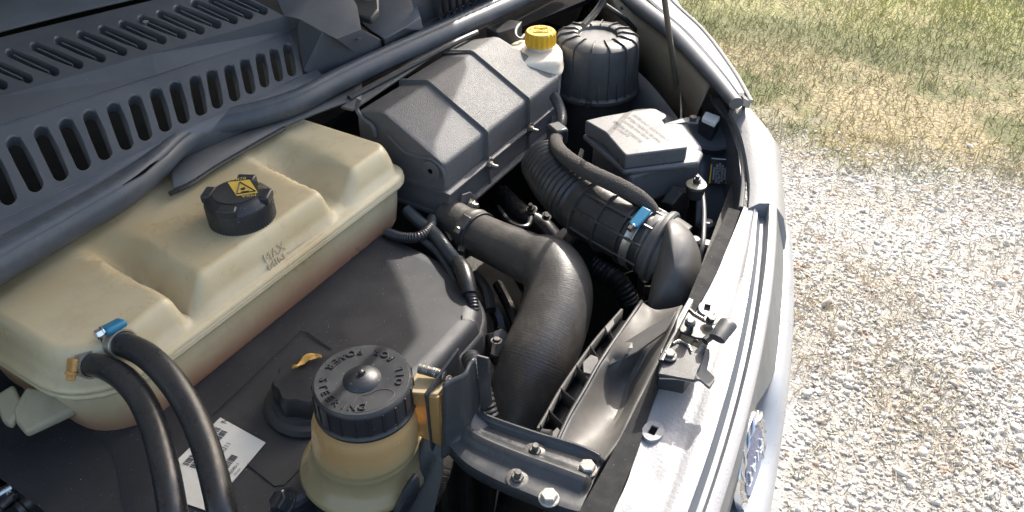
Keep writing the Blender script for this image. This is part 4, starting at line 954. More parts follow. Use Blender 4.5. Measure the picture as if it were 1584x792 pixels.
# black cradle under it
cr_ = thing('reservoir_cradle', 'black cradle strap holding the round amber reservoir', 'bracket', pz(.85))
pts = []
for k in range(15):
    a = imang(-78, -60) + (imang(70, -40) - imang(-78, -60)) * k / 14; pts.append(V(math.cos(a), math.sin(a), 0))
v, f = [], []
for i, rd in enumerate(pts):
    up = .918 + .055 * sm(9, 14, i) - .006 * math.sin(i)
    for rr_, z in ((.069, up), (.072, up + .002), (.074, up - .002), (.072, up - .02), (.062, up - .05), (.052, up - .09)): v.append(pz(z) - eR * .010 + rd * rr_)
for i in range(len(pts) - 1):
    for j in range(5): a = i * 6 + j; f.append((a, a + 1, a + 7, a + 6))
obj('cradle', v, f, 'steel', cr_, solid=.003, ang=50)
lathe('lower_bowl', [(.001, .80), (.03, .80), (.036, .86), (.043, .905), (.001, .906)], pz(0), 'dark', cr_, seg=40)
bolt(P(440, 778, .93), (-.3, -.4, .8), .011, .012, cr_, 'dark'); tube('strap_ear', [P(432, 778, .925), P(455, 775, .93), P(478, 762, .93), P(495, 748, .925)], [.010, .010, .007, .004], 'dark', cr_, seg=10)
slab('cradle_plate', [P(675, 600, 1.045), P(684, 640, 1.0), P(684, 730, .945), P(668, 800, .90), P(625, 800, .90), P(640, 700, .955), P(662, 655, .985)], V(.003, -.002, 0), 'steel', cr_, bevel=.001)
# ribbed hose dropping below the reservoir
rh = tube('ribbed_hose', [P(664, 655, .86), P(668, 700, .85), P(655, 745, .83), P(630, 790, .80), P(600, 850, .74)], .027, 'bighose', None, seg=24, n=6, step=.0013, mod=lambda s: 1 + .012 * math.sin(s * 2400))
tag(rh, 'ribbed grey hose below the power steering reservoir cradle', 'hose')

# =================================================================== BLACK STEEL BRACKET
sb = thing('steel_bracket', 'black pressed steel bracket bolted to the radiator support', 'bracket', (-.24, .41, .97))
za = .985
def arm(px, py, z=za): return P(px, py, z)
# arm as a grid with a pressed channel; edges turned up
U0 = catmull([arm(693, 690), arm(722, 720), arm(764, 744), arm(815, 766), arm(869, 788), arm(896, 795)], 8)
U1 = catmull([arm(730, 640), arm(762, 655), arm(828, 678), arm(869, 690), arm(905, 702), arm(932, 716)], 8)
v, f = [], []; K = 22
for i, (a, b) in enumerate(zip(U0, U1)):
    s = i / (len(U0) - 1)
    for j in range(K + 1):
        t = j / K; p = a.lerp(b, t)
        ch = math.exp(-((t - .50) / .13) ** 2) * (1 - sm(.90, .97, s)) * .0105          # raised bead along the middle
        edge = .010 * sm(.93, 1, t) * (1 - sm(.95, 1, s)) - .010 * sm(.05, 0, t)
        v.append(p + V(0, 0, ch + edge))
for i in range(len(U0) - 1):
    for j in range(K): a = i * (K + 1) + j; f.append((a, a + 1, a + K + 2, a + K + 1))
obj('bracket_arm', v, f, 'steel', sb, solid=.003, ang=40)
# upright web rising to the reservoir mount
w0 = [V(-.304, .372, .975), V(-.306, .378, 1.00), V(-.308, .384, 1.03), V(-.308, .388, 1.064)]
w1 = [V(-.299, .432, .985), V(-.299, .432, 1.00), V(-.299, .431, 1.03), V(-.299, .427, 1.070)]
A_, B_ = catmull(w0, 6), catmull(w1, 6); v, f = [], []
for i, (a, b) in enumerate(zip(A_, B_)):
    for j in range(13):
        t = j / 12; p = a.lerp(b, t); v.append(p + V(.006 * math.exp(-((t - .5) / .25) ** 2) + .020 * sm(4, 0, i) * sm(0, .6, t) , 0, 0))
for i in range(len(A_) - 1):
    for j in range(12): a = i * 13 + j; f.append((a, a + 1, a + 14, a + 13))
obj('bracket_upright', v, f, 'steel', sb, solid=.003, ang=40)
slab('upright_flange', [V(-.299, .4305, 1.070), V(-.289, .436, 1.066), V(-.287, .437, 1.00), V(-.297, .432, .985)], (.0, .0025, 0), 'steel', sb, bevel=.0006)
slab('mount_plate', [V(-.321, .378, 1.052), V(-.317, .428, 1.072), V(-.317, .430, 1.04), V(-.321, .380, .93)], (-.003, 0, 0), 'steel', sb, bevel=.0008)
bolt(V(-.312, .402, 1.052), (1, .2, .5), .0045, .003, sb, 'darkmetal')
tube('mount_stud', [V(-.318, .405, 1.055), V(-.345, .400, 1.055)], .005, 'zinc', sb, seg=10, step=.0008, mod=lambda s: 1 + .1 * math.sin(s * 4200))
slab('arm_skirt', [arm(693, 700, .978), arm(764, 748, .978), arm(815, 770, .978), arm(869, 793, .978), arm(869, 793, .93), arm(764, 748, .90), arm(693, 700, .89)], (0, .003, 0), 'steel', sb)
for (px, py) in ((827, 700), (800, 741)):
    bolt(arm(px, py, za + .001), (.1, -.05, 1), .0062, .0055, sb, 'darkmetal', stud=.008, washer=1.75)
for (px, py) in ((908, 727), (849, 772)):
    bolt(arm(px, py, za + .003), (0, 0, 1), .0080, .0085, sb, 'chalk', washer=1.22)
slab('thin_rod_tab', [arm(770, 752, .93), arm(764, 790, .90), arm(766, 790, .90), arm(773, 753, .93)], (0, 0, -.002), 'zinc', sb)

# =================================================================== LARGE J HOSE
jp = [P(722, 352, .895), P(745, 366, .895), P(780, 382, .90), P(820, 400, .905), P(850, 414, .908), P(864, 452, .898), P(852, 505, .88), P(832, 555, .86), P(815, 605, .83), P(800, 655, .79), P(792, 700, .74)]
jh = tube('turbo_hose', jp, [.033, .034, .035, .038, .045, .0480, .0495, .0495, .0485, .047, .046], 'bighose', None, seg=56, step=.0010, n=8, mod=lambda s: 1 + .0013 * math.sin(s * 1900) * min(1, max(0, (s - .03) / .03)))
tag(jh, 'thick grey rubber hose bending down in the middle of the bay', 'hose')
clamp('dark steel clamp where the thick grey hose joins under the airbox', jp[1] + (jp[0] - jp[1]) * .4, jp[1] - jp[0], .0345, .014, band='darkmetal', house='darkmetal', hang=2.2, grooves=True)
clamp('thin dark clamp low down on the thick grey hose', P(803, 642, .80), jp[9] - jp[8], .0472, .010, band='steel', house='darkmetal', hang=hang_for(jp[9], jp[9] - jp[8], EYE - jp[9]), hs=(.006, .005, .005))
lathe('hose_spigot', [(.001, 0), (.030, 0), (.030, .05), (.026, .052), (.001, .052)], jp[0] - (jp[1] - jp[0]).normalized() * .045, 'darkmetal', jh, axis=(jp[1] - jp[0]), seg=28)

# =================================================================== AIRBOX
ab = thing('air_filter_box', 'large grey angular plastic airbox with two ribs across its lid', 'airbox', (-.68, .98, .90))
yL, yR = .800, 1.158
yA, yB = P(752, 203, 1.0).y, P(817, 154, 1.0).y
def round_poly(pts, r, n=5):
    out = []; N = len(pts)
    for i in range(N):
        p0, p1, p2 = Vector(pts[i - 1]), Vector(pts[i]), Vector(pts[(i + 1) % N]); a = (p0 - p1); b = (p2 - p1); la, lb_ = a.length, b.length
        rr = min(r, la * .45, lb_ * .45); A_ = p1 + a / la * rr; B_ = p1 + b / lb_ * rr
        for k in range(n + 1): t = k / n; out.append((1 - t) ** 2 * A_ + 2 * t * (1 - t) * p1 + t * t * B_)
    return out
def lid_profile(e): return round_poly([(-.772 - e, .955), (-.768 - e, 1.048 + e), (-.708, 1.062 + e), (-.594 + e, 1.001 + e * .6), (-.594 + e, .947), (-.70, .947)], .006, 4)
def loft(name, rings, m, parent, capends=True, **k):
    v = [p for r_ in rings for p in r_]; q = len(rings[0]); f = []
    for i in range(len(rings) - 1):
        for j in range(q): j2 = (j + 1) % q; f.append((i * q + j, i * q + j2, (i + 1) * q + j2, (i + 1) * q + j))
    if capends: f += [tuple(range(q - 1, -1, -1)), tuple(range((len(rings) - 1) * q, len(rings) * q))]
    return obj(name, v, f, m, parent, **k)
def ringat(y, e, sk=0, ins=0):
    pr = lid_profile(e); c = Vector((sum(p[0] for p in pr) / len(pr), .99)); out = []
    for p in pr:
        x = p[0] + (c[0] - p[0]) * ins; z = p[1] + (c[1] - p[1]) * ins
        yy = y - sk * max(0, (-.62 - x)) * 1.0
        out.append(V(x, yy, z))
    return out
st_ = [(yL, -.006, .0, .10), (yL, -.006, 0, .04), (yL + .001, -.006, 0, .02), (yL + .004, -.006, 0, .005), (yL + .007, -.006, 0, 0), (yA - .001, -.006, 0, 0), (yA, .0, 0, 0), (yA + .005, .0, 0, 0), (yA + .0065, -.003, 0, 0), (yB - .001, -.003, 0, 0), (yB, .0025, 0, 0), (yB + .005, .0025, .0, 0), (yB + .007, 0, .1, 0), (yR - .008, 0, .36, 0), (yR - .003, 0, .36, .006), (yR, 0, .36, .03), (yR + .001, 0, .36, .1)]
loft('airbox_lid', [ringat(*s) for s in st_], 'airbox', ab, ang=24)
# base of the box: slightly smaller, with seam rib and bottom lip
bp = lambda e, z0, z1: [(-.775 - e, z0), (-.775 - e, z1), (-.594 + e, z1), (-.594 + e, z0)]
def prism_y(name, prof, y0, y1, m, parent, **k): return slab(name, [V(p[0], y0, p[1]) for p in prof], (0, y1 - y0, 0), m, parent, **k)
prism_y('airbox_base', round_poly(bp(-.003, .902, .9465), .006), yL + .003, yR - .003, 'airbox', ab, ang=40)
prism_y('seam_rib', round_poly(bp(.0045, .9435, .9485), .002, 2), yL - .003, yR + .001, 'airbox', ab, ang=40)
prism_y('bottom_lip', round_poly(bp(.0055, .897, .9025), .002, 2), yL - .002, yR, 'airbox', ab, ang=40)
for y in (yA + .0025, yB + .0025): box('front_rib', -.5955, -.5915, y - .003, y + .003, .898, .952, 'airbox', ab, bevel=.0012)
slab('rear_flange', [V(-.79, yL - .004, 1.045), V(-.79, 1.10, 1.058), V(-.768, 1.10, 1.058), V(-.768, yL - .002, 1.045)], (0, 0, -.004), 'airbox', ab, bevel=.001)
for (px, py) in ((757, 254), (820, 199)):
    p = PX(px, py, -.590); bolt(p, (1, -.05, 0), .0062, .006, ab, 'zinc', stud=.011, washer=1.7)
p = PX(668, 263, -.62); pb = V(p.x, yL, p.z); pb = PY(668, 263, yL)
lathe('side_boss', [(.001, -.002), (.017, -.002), (.016, .003), (.013, .004), (.001, .004)], pb, 'airbox', ab, axis=(0, -1, 0), seg=36)
lathe('boss_hole', [(.0003, .004), (.0042, .004), (.0042, .0045), (.0003, .0045)], pb, 'black', ab, axis=(0, -1, 0), seg=20)
tube('side_rib', [PY(600, 210, yL - .001), PY(625, 235, yL - .001), PY(650, 243, yL - .001), PY(668, 247, yL - .001), PY(684, 262, yL - .001), PY(688, 285, yL - .001)], .0022, 'airbox', ab, seg=10, n=6)
tube('corner_loop', [PY(556, 152, yL), PY(552, 168, yL), PY(560, 182, yL - .004), PY(576, 195, yL - .006), PY(580, 210, yL - .006)], .0035, 'airbox', ab, seg=10, n=5)
slab('side_latch', [PX(853, 180, -.592), PX(858, 183, -.592), PX(857, 215, -.592), PX(848, 212, -.592)], (.003, 0, 0), 'airbox', ab, bevel=.001)
# corner fixing below the near front corner
p = PX(728, 318, -.58); bolt(p, (1, .1, .2), .0085, .008, ab, 'zinc', stud=.006, washer=1.35)
slab('corner_washer_plate', [PX(714, 300, -.590), PX(726, 296, -.590), PX(738, 312, -.590), PX(722, 335, -.590), PX(708, 328, -.590)], (.003, 0, 0), 'airbox', ab, bevel=.001)
tube('corner_link', [P(690, 352, .895), P(704, 360, .893), P(716, 374, .89), P(712, 392, .885)], .007, 'zinc', ab, seg=8)
slab('corner_foil', [P(683, 349, .897), P(704, 352, .897), P(704, 366, .893), P(697, 372, .893)], (0, 0, -.002), 'zinc', ab, bevel=.0005)

# =================================================================== CORRUGATED INTAKE DUCT, CLAMP, ELBOW
dp = [P(842, 250, .955), P(860, 275, .955), P(884, 299, .955), P(915, 324, .953), P(950, 345, .95), P(985, 364, .948), P(1012, 379, .945)]
def duct_mod(s):
    if s < .135: return .975 + .04 * math.sin(s * 2 * math.pi / .0105)
    for c_ in (.150, .188, .226, .262):
        if abs(s - c_) < .0022: return 1.07
    if s > .30: return 1.0 - .02 * abs(math.sin(s * 160)) * 0
    return .975
dl = 0
du = tube('intake_duct', dp, [.040, .0425, .0455, .047, .0465, .0455, .0455], 'bellow', None, seg=48, step=.0013, mod=duct_mod)
tag(du, 'black corrugated rubber intake duct leaving the front of the airbox', 'air duct')
cpts = catmull(dp, 10); S = [0]
for a, b in zip(cpts, cpts[1:]): S.append(S[-1] + (b - a).length)
def at_s(s):
    for i in range(len(S) - 1):
        if S[i + 1] >= s: t = (s - S[i]) / (S[i + 1] - S[i]); return cpts[i].lerp(cpts[i + 1], t), (cpts[i + 1] - cpts[i]).normalized()
    return cpts[-1], (cpts[-1] - cpts[-2]).normalized()
for a in (R(28), R(62), R(100), R(140), R(-10), R(200)):
    pts = []
    for k in range(12):
        p, t = at_s(.148 + .116 * k / 11); X = V(0, 0, 1).cross(t).normalized() * -1; Y = X.cross(t) * -1; Y = Y if Y.z > 0 else -Y
        pts.append(p + (X * math.cos(a) + Y * math.sin(a)) * .0475)
    tube('long_rib', pts, .0024, 'bellow', du, seg=6, n=1)
p, t = at_s(S[-1] - .022)
clamp('hose clamp with blue housing on the intake duct next to the elbow', p, t, .0458, .013, house='blue', hang=hang_for(p, t, V(.3, -.4, .85)), hs=(.017, .0078, .006), screw='chrome', grooves=True)
ep = [P(1003, 374, .946), P(1020, 382, .944), P(1036, 394, .938)]
el = tube('intake_elbow', ep, [.0475, .049, .050], 'elbow', None, seg=40, n=8)
tag(el, 'smooth grey plastic elbow turning the intake duct down behind the slam panel', 'duct elbow')
t = (ep[1] - ep[0]).normalized()
vv, ff = lathe_vf([(.046, -.004), (.053, -.004), (.0545, -.001), (.0545, .003), (.052, .006), (.046, .006)], ep[1], t, 48); obj('elbow_flange', vv, ff[:-2], 'elbow', el)
oz = [(1032, 338, .995), (1052, 344, .992), (1070, 362, .985), (1083, 390, .97), (1085, 425, .955), (1077, 455, .94), (1062, 490, .92), (1000, 494, .91), (1004, 460, .925), (1012, 420, .945), (1022, 375, .97)]
op = round_poly([tuple(P(*q)) for q in oz], .012, 4); op = [Vector(q) for q in op]; oc_ = P(1046, 425, .955)
nn = (op[0] - op[len(op) // 2]).cross(op[len(op) // 4] - op[-len(op) // 4]).normalized(); nn = nn if nn.dot(EYE - oc_) > 0 else -nn
rings = [[oc_ + (q - oc_) * s + nn * h for q in op] for s, h in ((.9, -.06), (1.0, -.03), (1.03, -.004), (1.03, 0), (.98, .003), (.93, .012), (.84, .021), (.70, .028), (.5, .033), (.25, .0355), (.05, .036))]
loft('elbow_scoop', rings, 'elbow', el, ang=50)

# =================================================================== WIRING
def corr(name, pts, r, lab_, m='loom', pitch=.0038, amp=.10, cat='cable', group=None, **k):
    o = tube(name, pts, r, m, None, seg=18, step=pitch / 4, mod=lambda s: 1 + amp * math.sin(s * 2 * math.pi / pitch), **k); return tag(o, lab_, cat, group)
corr('conduit', [P(858, 150, 1.0), P(865, 165, 1.0), P(869, 182, .995), P(865, 205, .99)], .0085, 'short corrugated conduit at the right corner of the airbox')
fl = tube('wrapped_cable', [P(866, 200, .99), P(860, 220, .998), P(872, 240, 1.012), P(905, 263, 1.016), P(940, 280, 1.018), P(975, 297, 1.012), P(1000, 314, 1.0), P(1016, 334, .985)], [.0095, .0105, .0115, .012, .012, .0115, .010, .008], 'tape', None, seg=22, n=10, step=.0022, mod=lambda s: 1 + .05 * noise.noise(V(s * 90, 0, 0)) + .03 * noise.noise(V(s * 400, 3, 0)))
tag(fl, 'fuzzy grey cloth wrapped cable running over the corrugated intake duct', 'cable')
box('cable_joint', -.016, .016, -.012, .012, -.014, .014, 'loom', fl, bevel=.004)
cj = [o_ for o_ in fl.children if o_.name.startswith('cable_joint')][0]
cj.location = P(862, 207, .995); cj.rotation_euler = (0, 0, R(-31))
cn = thing('cable_clip', 'light plastic clip behind the cloth wrapped cable', 'clip', P(897, 238, .98))
slab('clip', [P(893, 244, .99), P(898, 229, 1.0), P(903, 232, 1.0), P(902, 240, .99)], (0, 0, -.003), 'cream', cn)
corr('conduit', [P(630, 325, .915), P(650, 345, .91), P(672, 362, .91), P(695, 392, .912), P(712, 412, .912)], .0095, 'thicker corrugated conduit running along the end of the engine cover', group='conduits beside the engine cover')
wt = tube('wrapped_cable', [P(708, 404, .913), P(716, 418, .915), P(722, 436, .912), P(726, 455, .905)], [.010, .0125, .012, .010], 'rubber', None, seg=16, n=6); tag(wt, 'taped black cable knot at the rounded end of the engine cover', 'cable')
corr('conduit', [P(724, 448, .905), P(731, 465, .90), P(732, 482, .89), P(728, 500, .87)], .0075, 'corrugated conduit dropping past the corner of the engine cover', group='conduits beside the engine cover')
corr('conduit', [P(655, 372, .90), P(675, 388, .90), P(692, 412, .90), P(705, 435, .895), P(715, 455, .885)], .006, 'thin corrugated conduit under the thicker one by the engine cover', group='conduits beside the engine cover')
corr('conduit', [P(600, 360, .905), P(622, 367, .91), P(648, 366, .915), P(665, 352, .915), P(668, 338, .905)], .0075, 'corrugated conduit looping out from under the coolant tank', group='conduits beside the engine cover')
corr('ribbed_pipe', [P(728, 552, .90), P(738, 580, .90), P(748, 612, .89), P(756, 645, .87)], .012, 'ribbed pipe behind the upright of the steel bracket', pitch=.006, amp=.06)

# =================================================================== BRAKE FLUID RESERVOIR
bc_ = P(836, 62, 1.045)
bk = thing('brake_fluid_reservoir', 'whitish brake fluid reservoir with bright yellow screw cap', 'fluid reservoir', (bc_.x, bc_.y, .95))
pts = [P(770, 80, 1.025), P(800, 62, 1.025), P(858, 64, 1.025), P(874, 78, 1.025), P(868, 98, 1.025), P(800, 104, 1.025)]
ctr = sum(pts, V(0, 0, 0)) / 6
def brk_ring(s, z): return [V(ctr.x + (p.x - ctr.x) * s, ctr.y + (p.y - ctr.y) * s, z) for p in [Vector((q[0], q[1], 0)) for q in round_poly([(p.x, p.y) for p in pts], .022, 5)]]
loft('reservoir_tank', [brk_ring(.86, .93), brk_ring(.93, .95), brk_ring(.96, .996), brk_ring(1.02, .998), brk_ring(1.03, 1.002), brk_ring(.99, 1.005), brk_ring(.975, 1.016), brk_ring(.95, 1.024), brk_ring(.88, 1.029), brk_ring(.5, 1.031)], 'brakebox', bk, ang=60)
lathe('filler_neck', [(.001, 1.025), (.026, 1.025), (.024, 1.04), (.023, 1.046), (.001, 1.046)], V(bc_.x, bc_.y, -.006), 'brakebox', bk, seg=32)
yc = lathe('yellow_screw_cap', [(.001, 1.044), (.0275, 1.044), (.0282, 1.047), (.0275, 1.066), (.0255, 1.069), (.001, 1.069)], V(bc_.x, bc_.y, -.006), 'yellow', bk, seg=120, rmod=lambda th, i: 1 + (.032 * max(-1, min(1, 2.4 * math.cos(18 * th))) if i in (1, 2, 3) else 0), ang=30)
e = V(math.cos(CA), math.sin(CA), 0); g = V(-e.y, e.x, 0); b0 = V(bc_.x, bc_.y, 1.0635)
vf = [outline([b0 + e * sx_ * .013 + g * sy_ * .010 for sx_, sy_ in ((-1, -1), (1, -1), (1, 1), (-1, 1))], .0009, 0)]
ring_ = [b0 + e * (.005 * math.cos(2 * math.pi * k / 20)) + g * (.005 * math.sin(2 * math.pi * k / 20)) for k in range(20)]; vf.append(outline(ring_, .0006, 0))
vf.append(tube_vf([b0 + e * .008 * math.cos(t_) + g * .008 * math.sin(t_) for t_ in (-.7, -.35, 0, .35, .7)], .0006, seg=4)); vf.append(tube_vf([b0 - e * .008 * math.cos(t_) + g * .008 * math.sin(t_) for t_ in (-.7, -.35, 0, .35, .7)], .0006, seg=4))
vf.append(text_vf('DOT 4', .006, b0 - g * .0075, e, g, .0005)); obj('print', *merge(*vf), 'gold', yc, smooth=False)
obj('rim_lettering', *arc_text('ONLY USE BRAKE FLUID', b0, .0195, R(200), R(-9), .0055, 1.0635, inward=False, depth=.0004), 'gold', yc, smooth=False)
# black holder beside it
hb = thing('plastic_holder', 'black plastic holder with a pale clip left of the yellow cap', 'bracket', P(785, 50, 1.02))
slab('holder', [P(752, 40, 1.04), P(790, 30, 1.05), P(808, 33, 1.05), P(800, 42, 1.05), P(770, 52, 1.04)], (0, 0, -.03), 'dark', hb, bevel=.002)
slab('holder_face', [P(788, 44, 1.045), P(800, 44, 1.045), P(800, 64, 1.01), P(786, 64, 1.01)], (0, .01, 0), 'dark', hb, bevel=.002)
tube('clip', [P(803, 38, 1.05), P(798, 46, 1.047), P(798, 55, 1.042), P(805, 60, 1.038), P(811, 54, 1.04)], .0032, 'trim', hb, seg=8)

# =================================================================== ROUND CANISTER
kc = P(919, 130, .93); kf = 1.07; kz = lambda z: V(kc.x, kc.y, .93 + (z - .985) * kf)
def KP(pr): return [(r_ * kf, (h_ * kf + (kc.z - .985 * kf))) for r_, h_ in pr]
kn = thing('filter_canister', 'round black ribbed canister behind the fuse box', 'canister', kz(.75))
lathe('canister_body', KP([(.001, .70), (.066, .70), (.070, .84), (.073, .975), (.080, .978), (.001, .979)]), V(kc.x, kc.y, 0), 'dark', kn, seg=64)
lidp = lathe('canister_lid', KP([(.001, .978), (.0805, .978), (.0825, .981), (.0825, .986), (.0800, .988), (.0775, .99), (.0745, 1.066), (.072, 1.075), (.065, 1.080), (.042, 1.084), (.036, 1.082), (.033, 1.077), (.001, 1.077)]), V(kc.x, kc.y, 0), 'canister', kn, seg=80, ang=30)
for k in range(14):
    a = 2 * math.pi * (k + .2) / 14; rd = V(math.cos(a), math.sin(a), 0); tg = V(-rd.y, rd.x, 0) * .0011
    pr = [(.0335, 1.078), (.037, 1.085), (.044, 1.087), (.066, 1.083), (.0745, 1.076), (.0775, 1.066), (.0805, .989), (.070, .989), (.070, 1.06), (.04, 1.07)]
    slab('lid_rib', [kz(z) + rd * (r_ * kf) - tg for r_, z in pr], tg * 2, 'canister', lidp)
    a = 2 * math.pi * (k + .7) / 14; rd = V(math.cos(a), math.sin(a), 0); tg = V(-rd.y, rd.x, 0) * .001
    slab('short_rib', [kz(z) + rd * (r_ * kf) - tg for r_, z in ((.078, .988), (.0822, .988), (.0778, 1.015), (.0765, 1.018))], tg * 2, 'canister', lidp)
slab('lid_catch', [kz(.992) + (P(905, 163, .93) - kc).normalized() * (r_ * kf) + V(0, 0, z) for r_, z in ((.079, 0), (.088, -.002), (.088, -.014), (.080, -.016))], V(.010, .004, 0), 'dark', kn, bevel=.001)
tube('vacuum_pipe', [P(902, 40, 1.075), P(925, 14, 1.09), P(936, -8, 1.11), P(942, -40, 1.14)], .006, 'rubber', None, seg=10)
tag(bpy.data.objects['vacuum_pipe'], 'thin black pipe rising behind the round canister', 'pipe')
vp = tube('cable_run', [P(936, 8, 1.06), P(965, 28, 1.03), P(985, 48, 1.0), P(1010, 68, .98), P(1038, 92, .95)], .005, 'rubber', None, seg=8); tag(vp, 'thin black cable on the beige inner wing panel', 'cable')
sbx = thing('wing_block', 'small dark block fixed on the beige inner wing panel', 'block', P(977, 34, .99))
box('block', -.018, .018, -.02, .02, -.03, .03, 'rod', None); blk = bpy.data.objects['block']; blk.parent = sbx; sbx.rotation_euler = (0, 0, R(-40))
tr = thing('turret_dome', 'dark dome top of the suspension turret behind the fuse box lid', 'suspension turret', P(1000, 180, .95))
tcp = P(1002, 190, .955); lathe('turret', [(.001, -.2), (.062, -.2), (.060, -.02), (.045, .004), (.001, .010)], tcp, 'liner', tr, seg=48)

# =================================================================== FUSE BOX
fb = thing('fuse_box', 'grey black fuse box with a printed lid near the far corner', 'fuse box', P(990, 250, .85))
zt = 1.030
A0, B0, B1, C0, D0 = P(905, 186, zt), P(1013, 167, zt), P(1030, 182, zt), P(1064, 226, zt), P(968, 240, zt)
lid = [A0, P(930, 180, zt), P(975, 172, zt), P(1005, 167, zt), P(1015, 168, zt), P(1031, 177, zt), P(1031, 181, zt), P(1024, 185, zt), P(1030, 192, zt), C0, P(1062, 228, zt), D0 + V(.003, .003, 0), D0 , P(962, 234, zt), P(936, 204, zt)]
fl_ = slab('fuse_box_lid', lid, (0, 0, -.024), 'fuse', fb, bevel=.0028, bseg=3)
cb = sum(lid, V(0, 0, 0)) / len(lid)
t2 = [cb + (p - cb) * 1.03 + V(0, 0, -.0245) for p in (A0, P(1005, 167, zt), P(1040, 185, zt), P(1073, 216, zt), P(1068, 228, zt), D0)]
t2 = [V(p.x, p.y, 1.0055) for p in t2]; t2[3] += V(.012, .015, 0); t2[4] += V(.012, .008, 0)
slab('fuse_box_tier', t2, (0, 0, -.010), 'fuse', fb, bevel=.004, bseg=3)
t3 = [P(915, 222, .996) , P(1010, 185, .996), P(1060, 190, .996), P(1088, 226, .996), P(1082, 240, .996), P(975, 272, .996)]
slab('fuse_box_body', t3, (0, 0, -.062), 'fuse', fb, bevel=.008, bseg=4)
t4 = [p + (cb - p) * .07 + V(0, 0, 0) for p in t3]; t4 = [V(p.x, p.y, .957) for p in t4]; slab('fuse_box_foot', t4, (0, 0, -.16), 'dark', fb, bevel=.006)
slab('side_gusset', [P(1040, 318, .94), P(1060, 290, .965), P(1068, 300, .96), P(1062, 345, .90), P(1050, 345, .89)], V(-.02, 0, 0), 'dark', fb, bevel=.002)
vf = []
def fz(px, py): return P(px, py, zt + .0006)
for s, a, b_, h in (('DEFAULT', (973, 210), (951, 196), .0088), ('FUSIBLE & RELAIS', (993, 219), (950, 187), .0088), ('FUSES AND RELAYS', (1004, 214), (966, 187), .0088), ('PARTE FUSIBILI RELE', (1022, 219), (972, 181), .0088), ('SICHERUNGEN - UND RELAIS', (1036, 218), (980, 177), .0088)):
    A_, B_ = fz(*a), fz(*b_); L_ = (B_ - A_).length; xd = (B_ - A_).normalized(); yd = V(-xd.y, xd.x, 0)
    t0 = text_vf(s, h, (A_ + B_) / 2, xd, yd, .0002); wd_ = max((p - (A_ + B_) / 2).dot(xd) for p in t0[0]) * 2
    vf.append(text_vf(s, h, (A_ + B_) / 2, xd, yd, .0002, sx=L_ / wd_))
obj('print', *merge(*vf), 'greyink', fl_, smooth=False)
# stud, washer and dipstick cable by the fuse box
p = P(1077, 286, .975)
lathe('rubber_foot', [(.001, -.02), (.013, -.02), (.014, -.004), (.011, 0), (.001, 0)], p, 'dark', fb, seg=28)
lathe('foot_washer', [(.001, 0), (.0150, 0), (.0155, .0015), (.012, .003), (.001, .003)], p, 'cream', fb, seg=30)
bolt(p + V(0, 0, .003), (0, 0, 1), .006, .008, fb, 'dark', stud=.005, washer=0)
slab('white_tab', [P(1079, 268, .985), P(1092, 282, .98), P(1090, 290, .977), P(1082, 280, .98)], (0, 0, -.002), 'foam', fb)
dc = tube('release_cable', [P(1086, 292, .96), P(1089, 320, .955), P(1089, 350, .95), P(1087, 378, .945), P(1080, 402, .93)], .0032, 'trim', None, seg=10); tag(dc, 'thin grey cable hanging between fuse box and slam panel', 'cable')
for i, (px, py) in enumerate(((1095, 345), (1075, 372), (1094, 378))):
    lathe('grommet', [(.001, -.01), (.010, -.01), (.011, 0), (.007, .004), (.001, .004)], P(px, py, .90), 'liner', fb, seg=20)
# flat bar with nut running to the inner wing
fbr = thing('tie_bar', 'flat grey tie bar with a nut between fuse box and inner wing', 'bar', P(1070, 187, .985))
slab('bar', [P(1030, 190, .99), P(1062, 181, .99), P(1084, 180, .99), P(1080, 190, .99), P(1060, 189, .99), P(1032, 194, .99)], (0, 0, -.004), 'trim', fbr, bevel=.001)
bolt(P(1072, 185, .991), (0, 0, 1), .007, .006, fbr, 'darkmetal', washer=0)
# bonnet prop and its thin companion rod
b0_, b1_ = P(1050, 160, .93), P(1028, 0, 1.17); d_ = b1_ - b0_
pr_ = tube('bonnet_prop', [b0_, b0_ + d_ * .5, b1_, b0_ + d_ * 2.8], .0048, 'rod', None, seg=12, n=1); tag(pr_, 'dark bonnet prop rod standing up from the inner wing', 'prop rod')
tr_ = tube('thin_wire', [P(1050, 82, 1.01), P(1045, 102, 1.0), P(1052, 125, .985), P(1054, 160, .97), P(1054, 186, .965)], .0024, 'zinc', None, seg=8); tag(tr_, 'thin bright wire beside the bonnet prop rod', 'wire')

# =================================================================== RADIATOR SHROUD
rs = thing('radiator_shroud', 'dusty grey folded plastic shroud behind the latch, with a ribbed edge', 'shroud', P(950, 600, .9))
rimL = [(992, 468), (985, 478), (950, 528), (925, 566), (905, 602), (880, 645), (858, 692)]; zr = [.95, .962, .97, .975, .975, .975, .975]
midA = [(1012, 480), (1006, 496), (972, 540), (948, 585), (930, 625), (912, 655), (890, 698)]; zm = [.955, .958, .985, .955, .948, .955, .965]
midB = [(1032, 480), (1026, 496), (1005, 535), (978, 590), (965, 635), (940, 675), (915, 704)]; zb = [.955, .975, .975, .950, .945, .955, .968]
rgtS = [(1056, 474), (1048, 490), (1026, 545), (1008, 580), (985, 625), (958, 680), (934, 716)]; zs = [.985, 1.002, .998, .995, .993, .99, .985]
cols = [catmull([P(*p, z) for p, z in zip(L_, Z)], 6) for L_, Z in ((rimL, zr), (midA, zm), (midB, zb), (rgtS, zs))]
v, f = [], []; n_ = len(cols[0]); W_ = 12
for i in range(n_):
    row = catmull([c[i] for c in cols], 4)
    v += [p + V(0, 0, .0016 * noise.noise(p * 40)) for p in row]
q = len(v) // n_
for i in range(n_ - 1):
    for j in range(q - 1): a = i * q + j; f.append((a, a + 1, a + q + 1, a + q))
obj('shroud_panel', v, f, 'shroud', rs, solid=.003, ang=28)
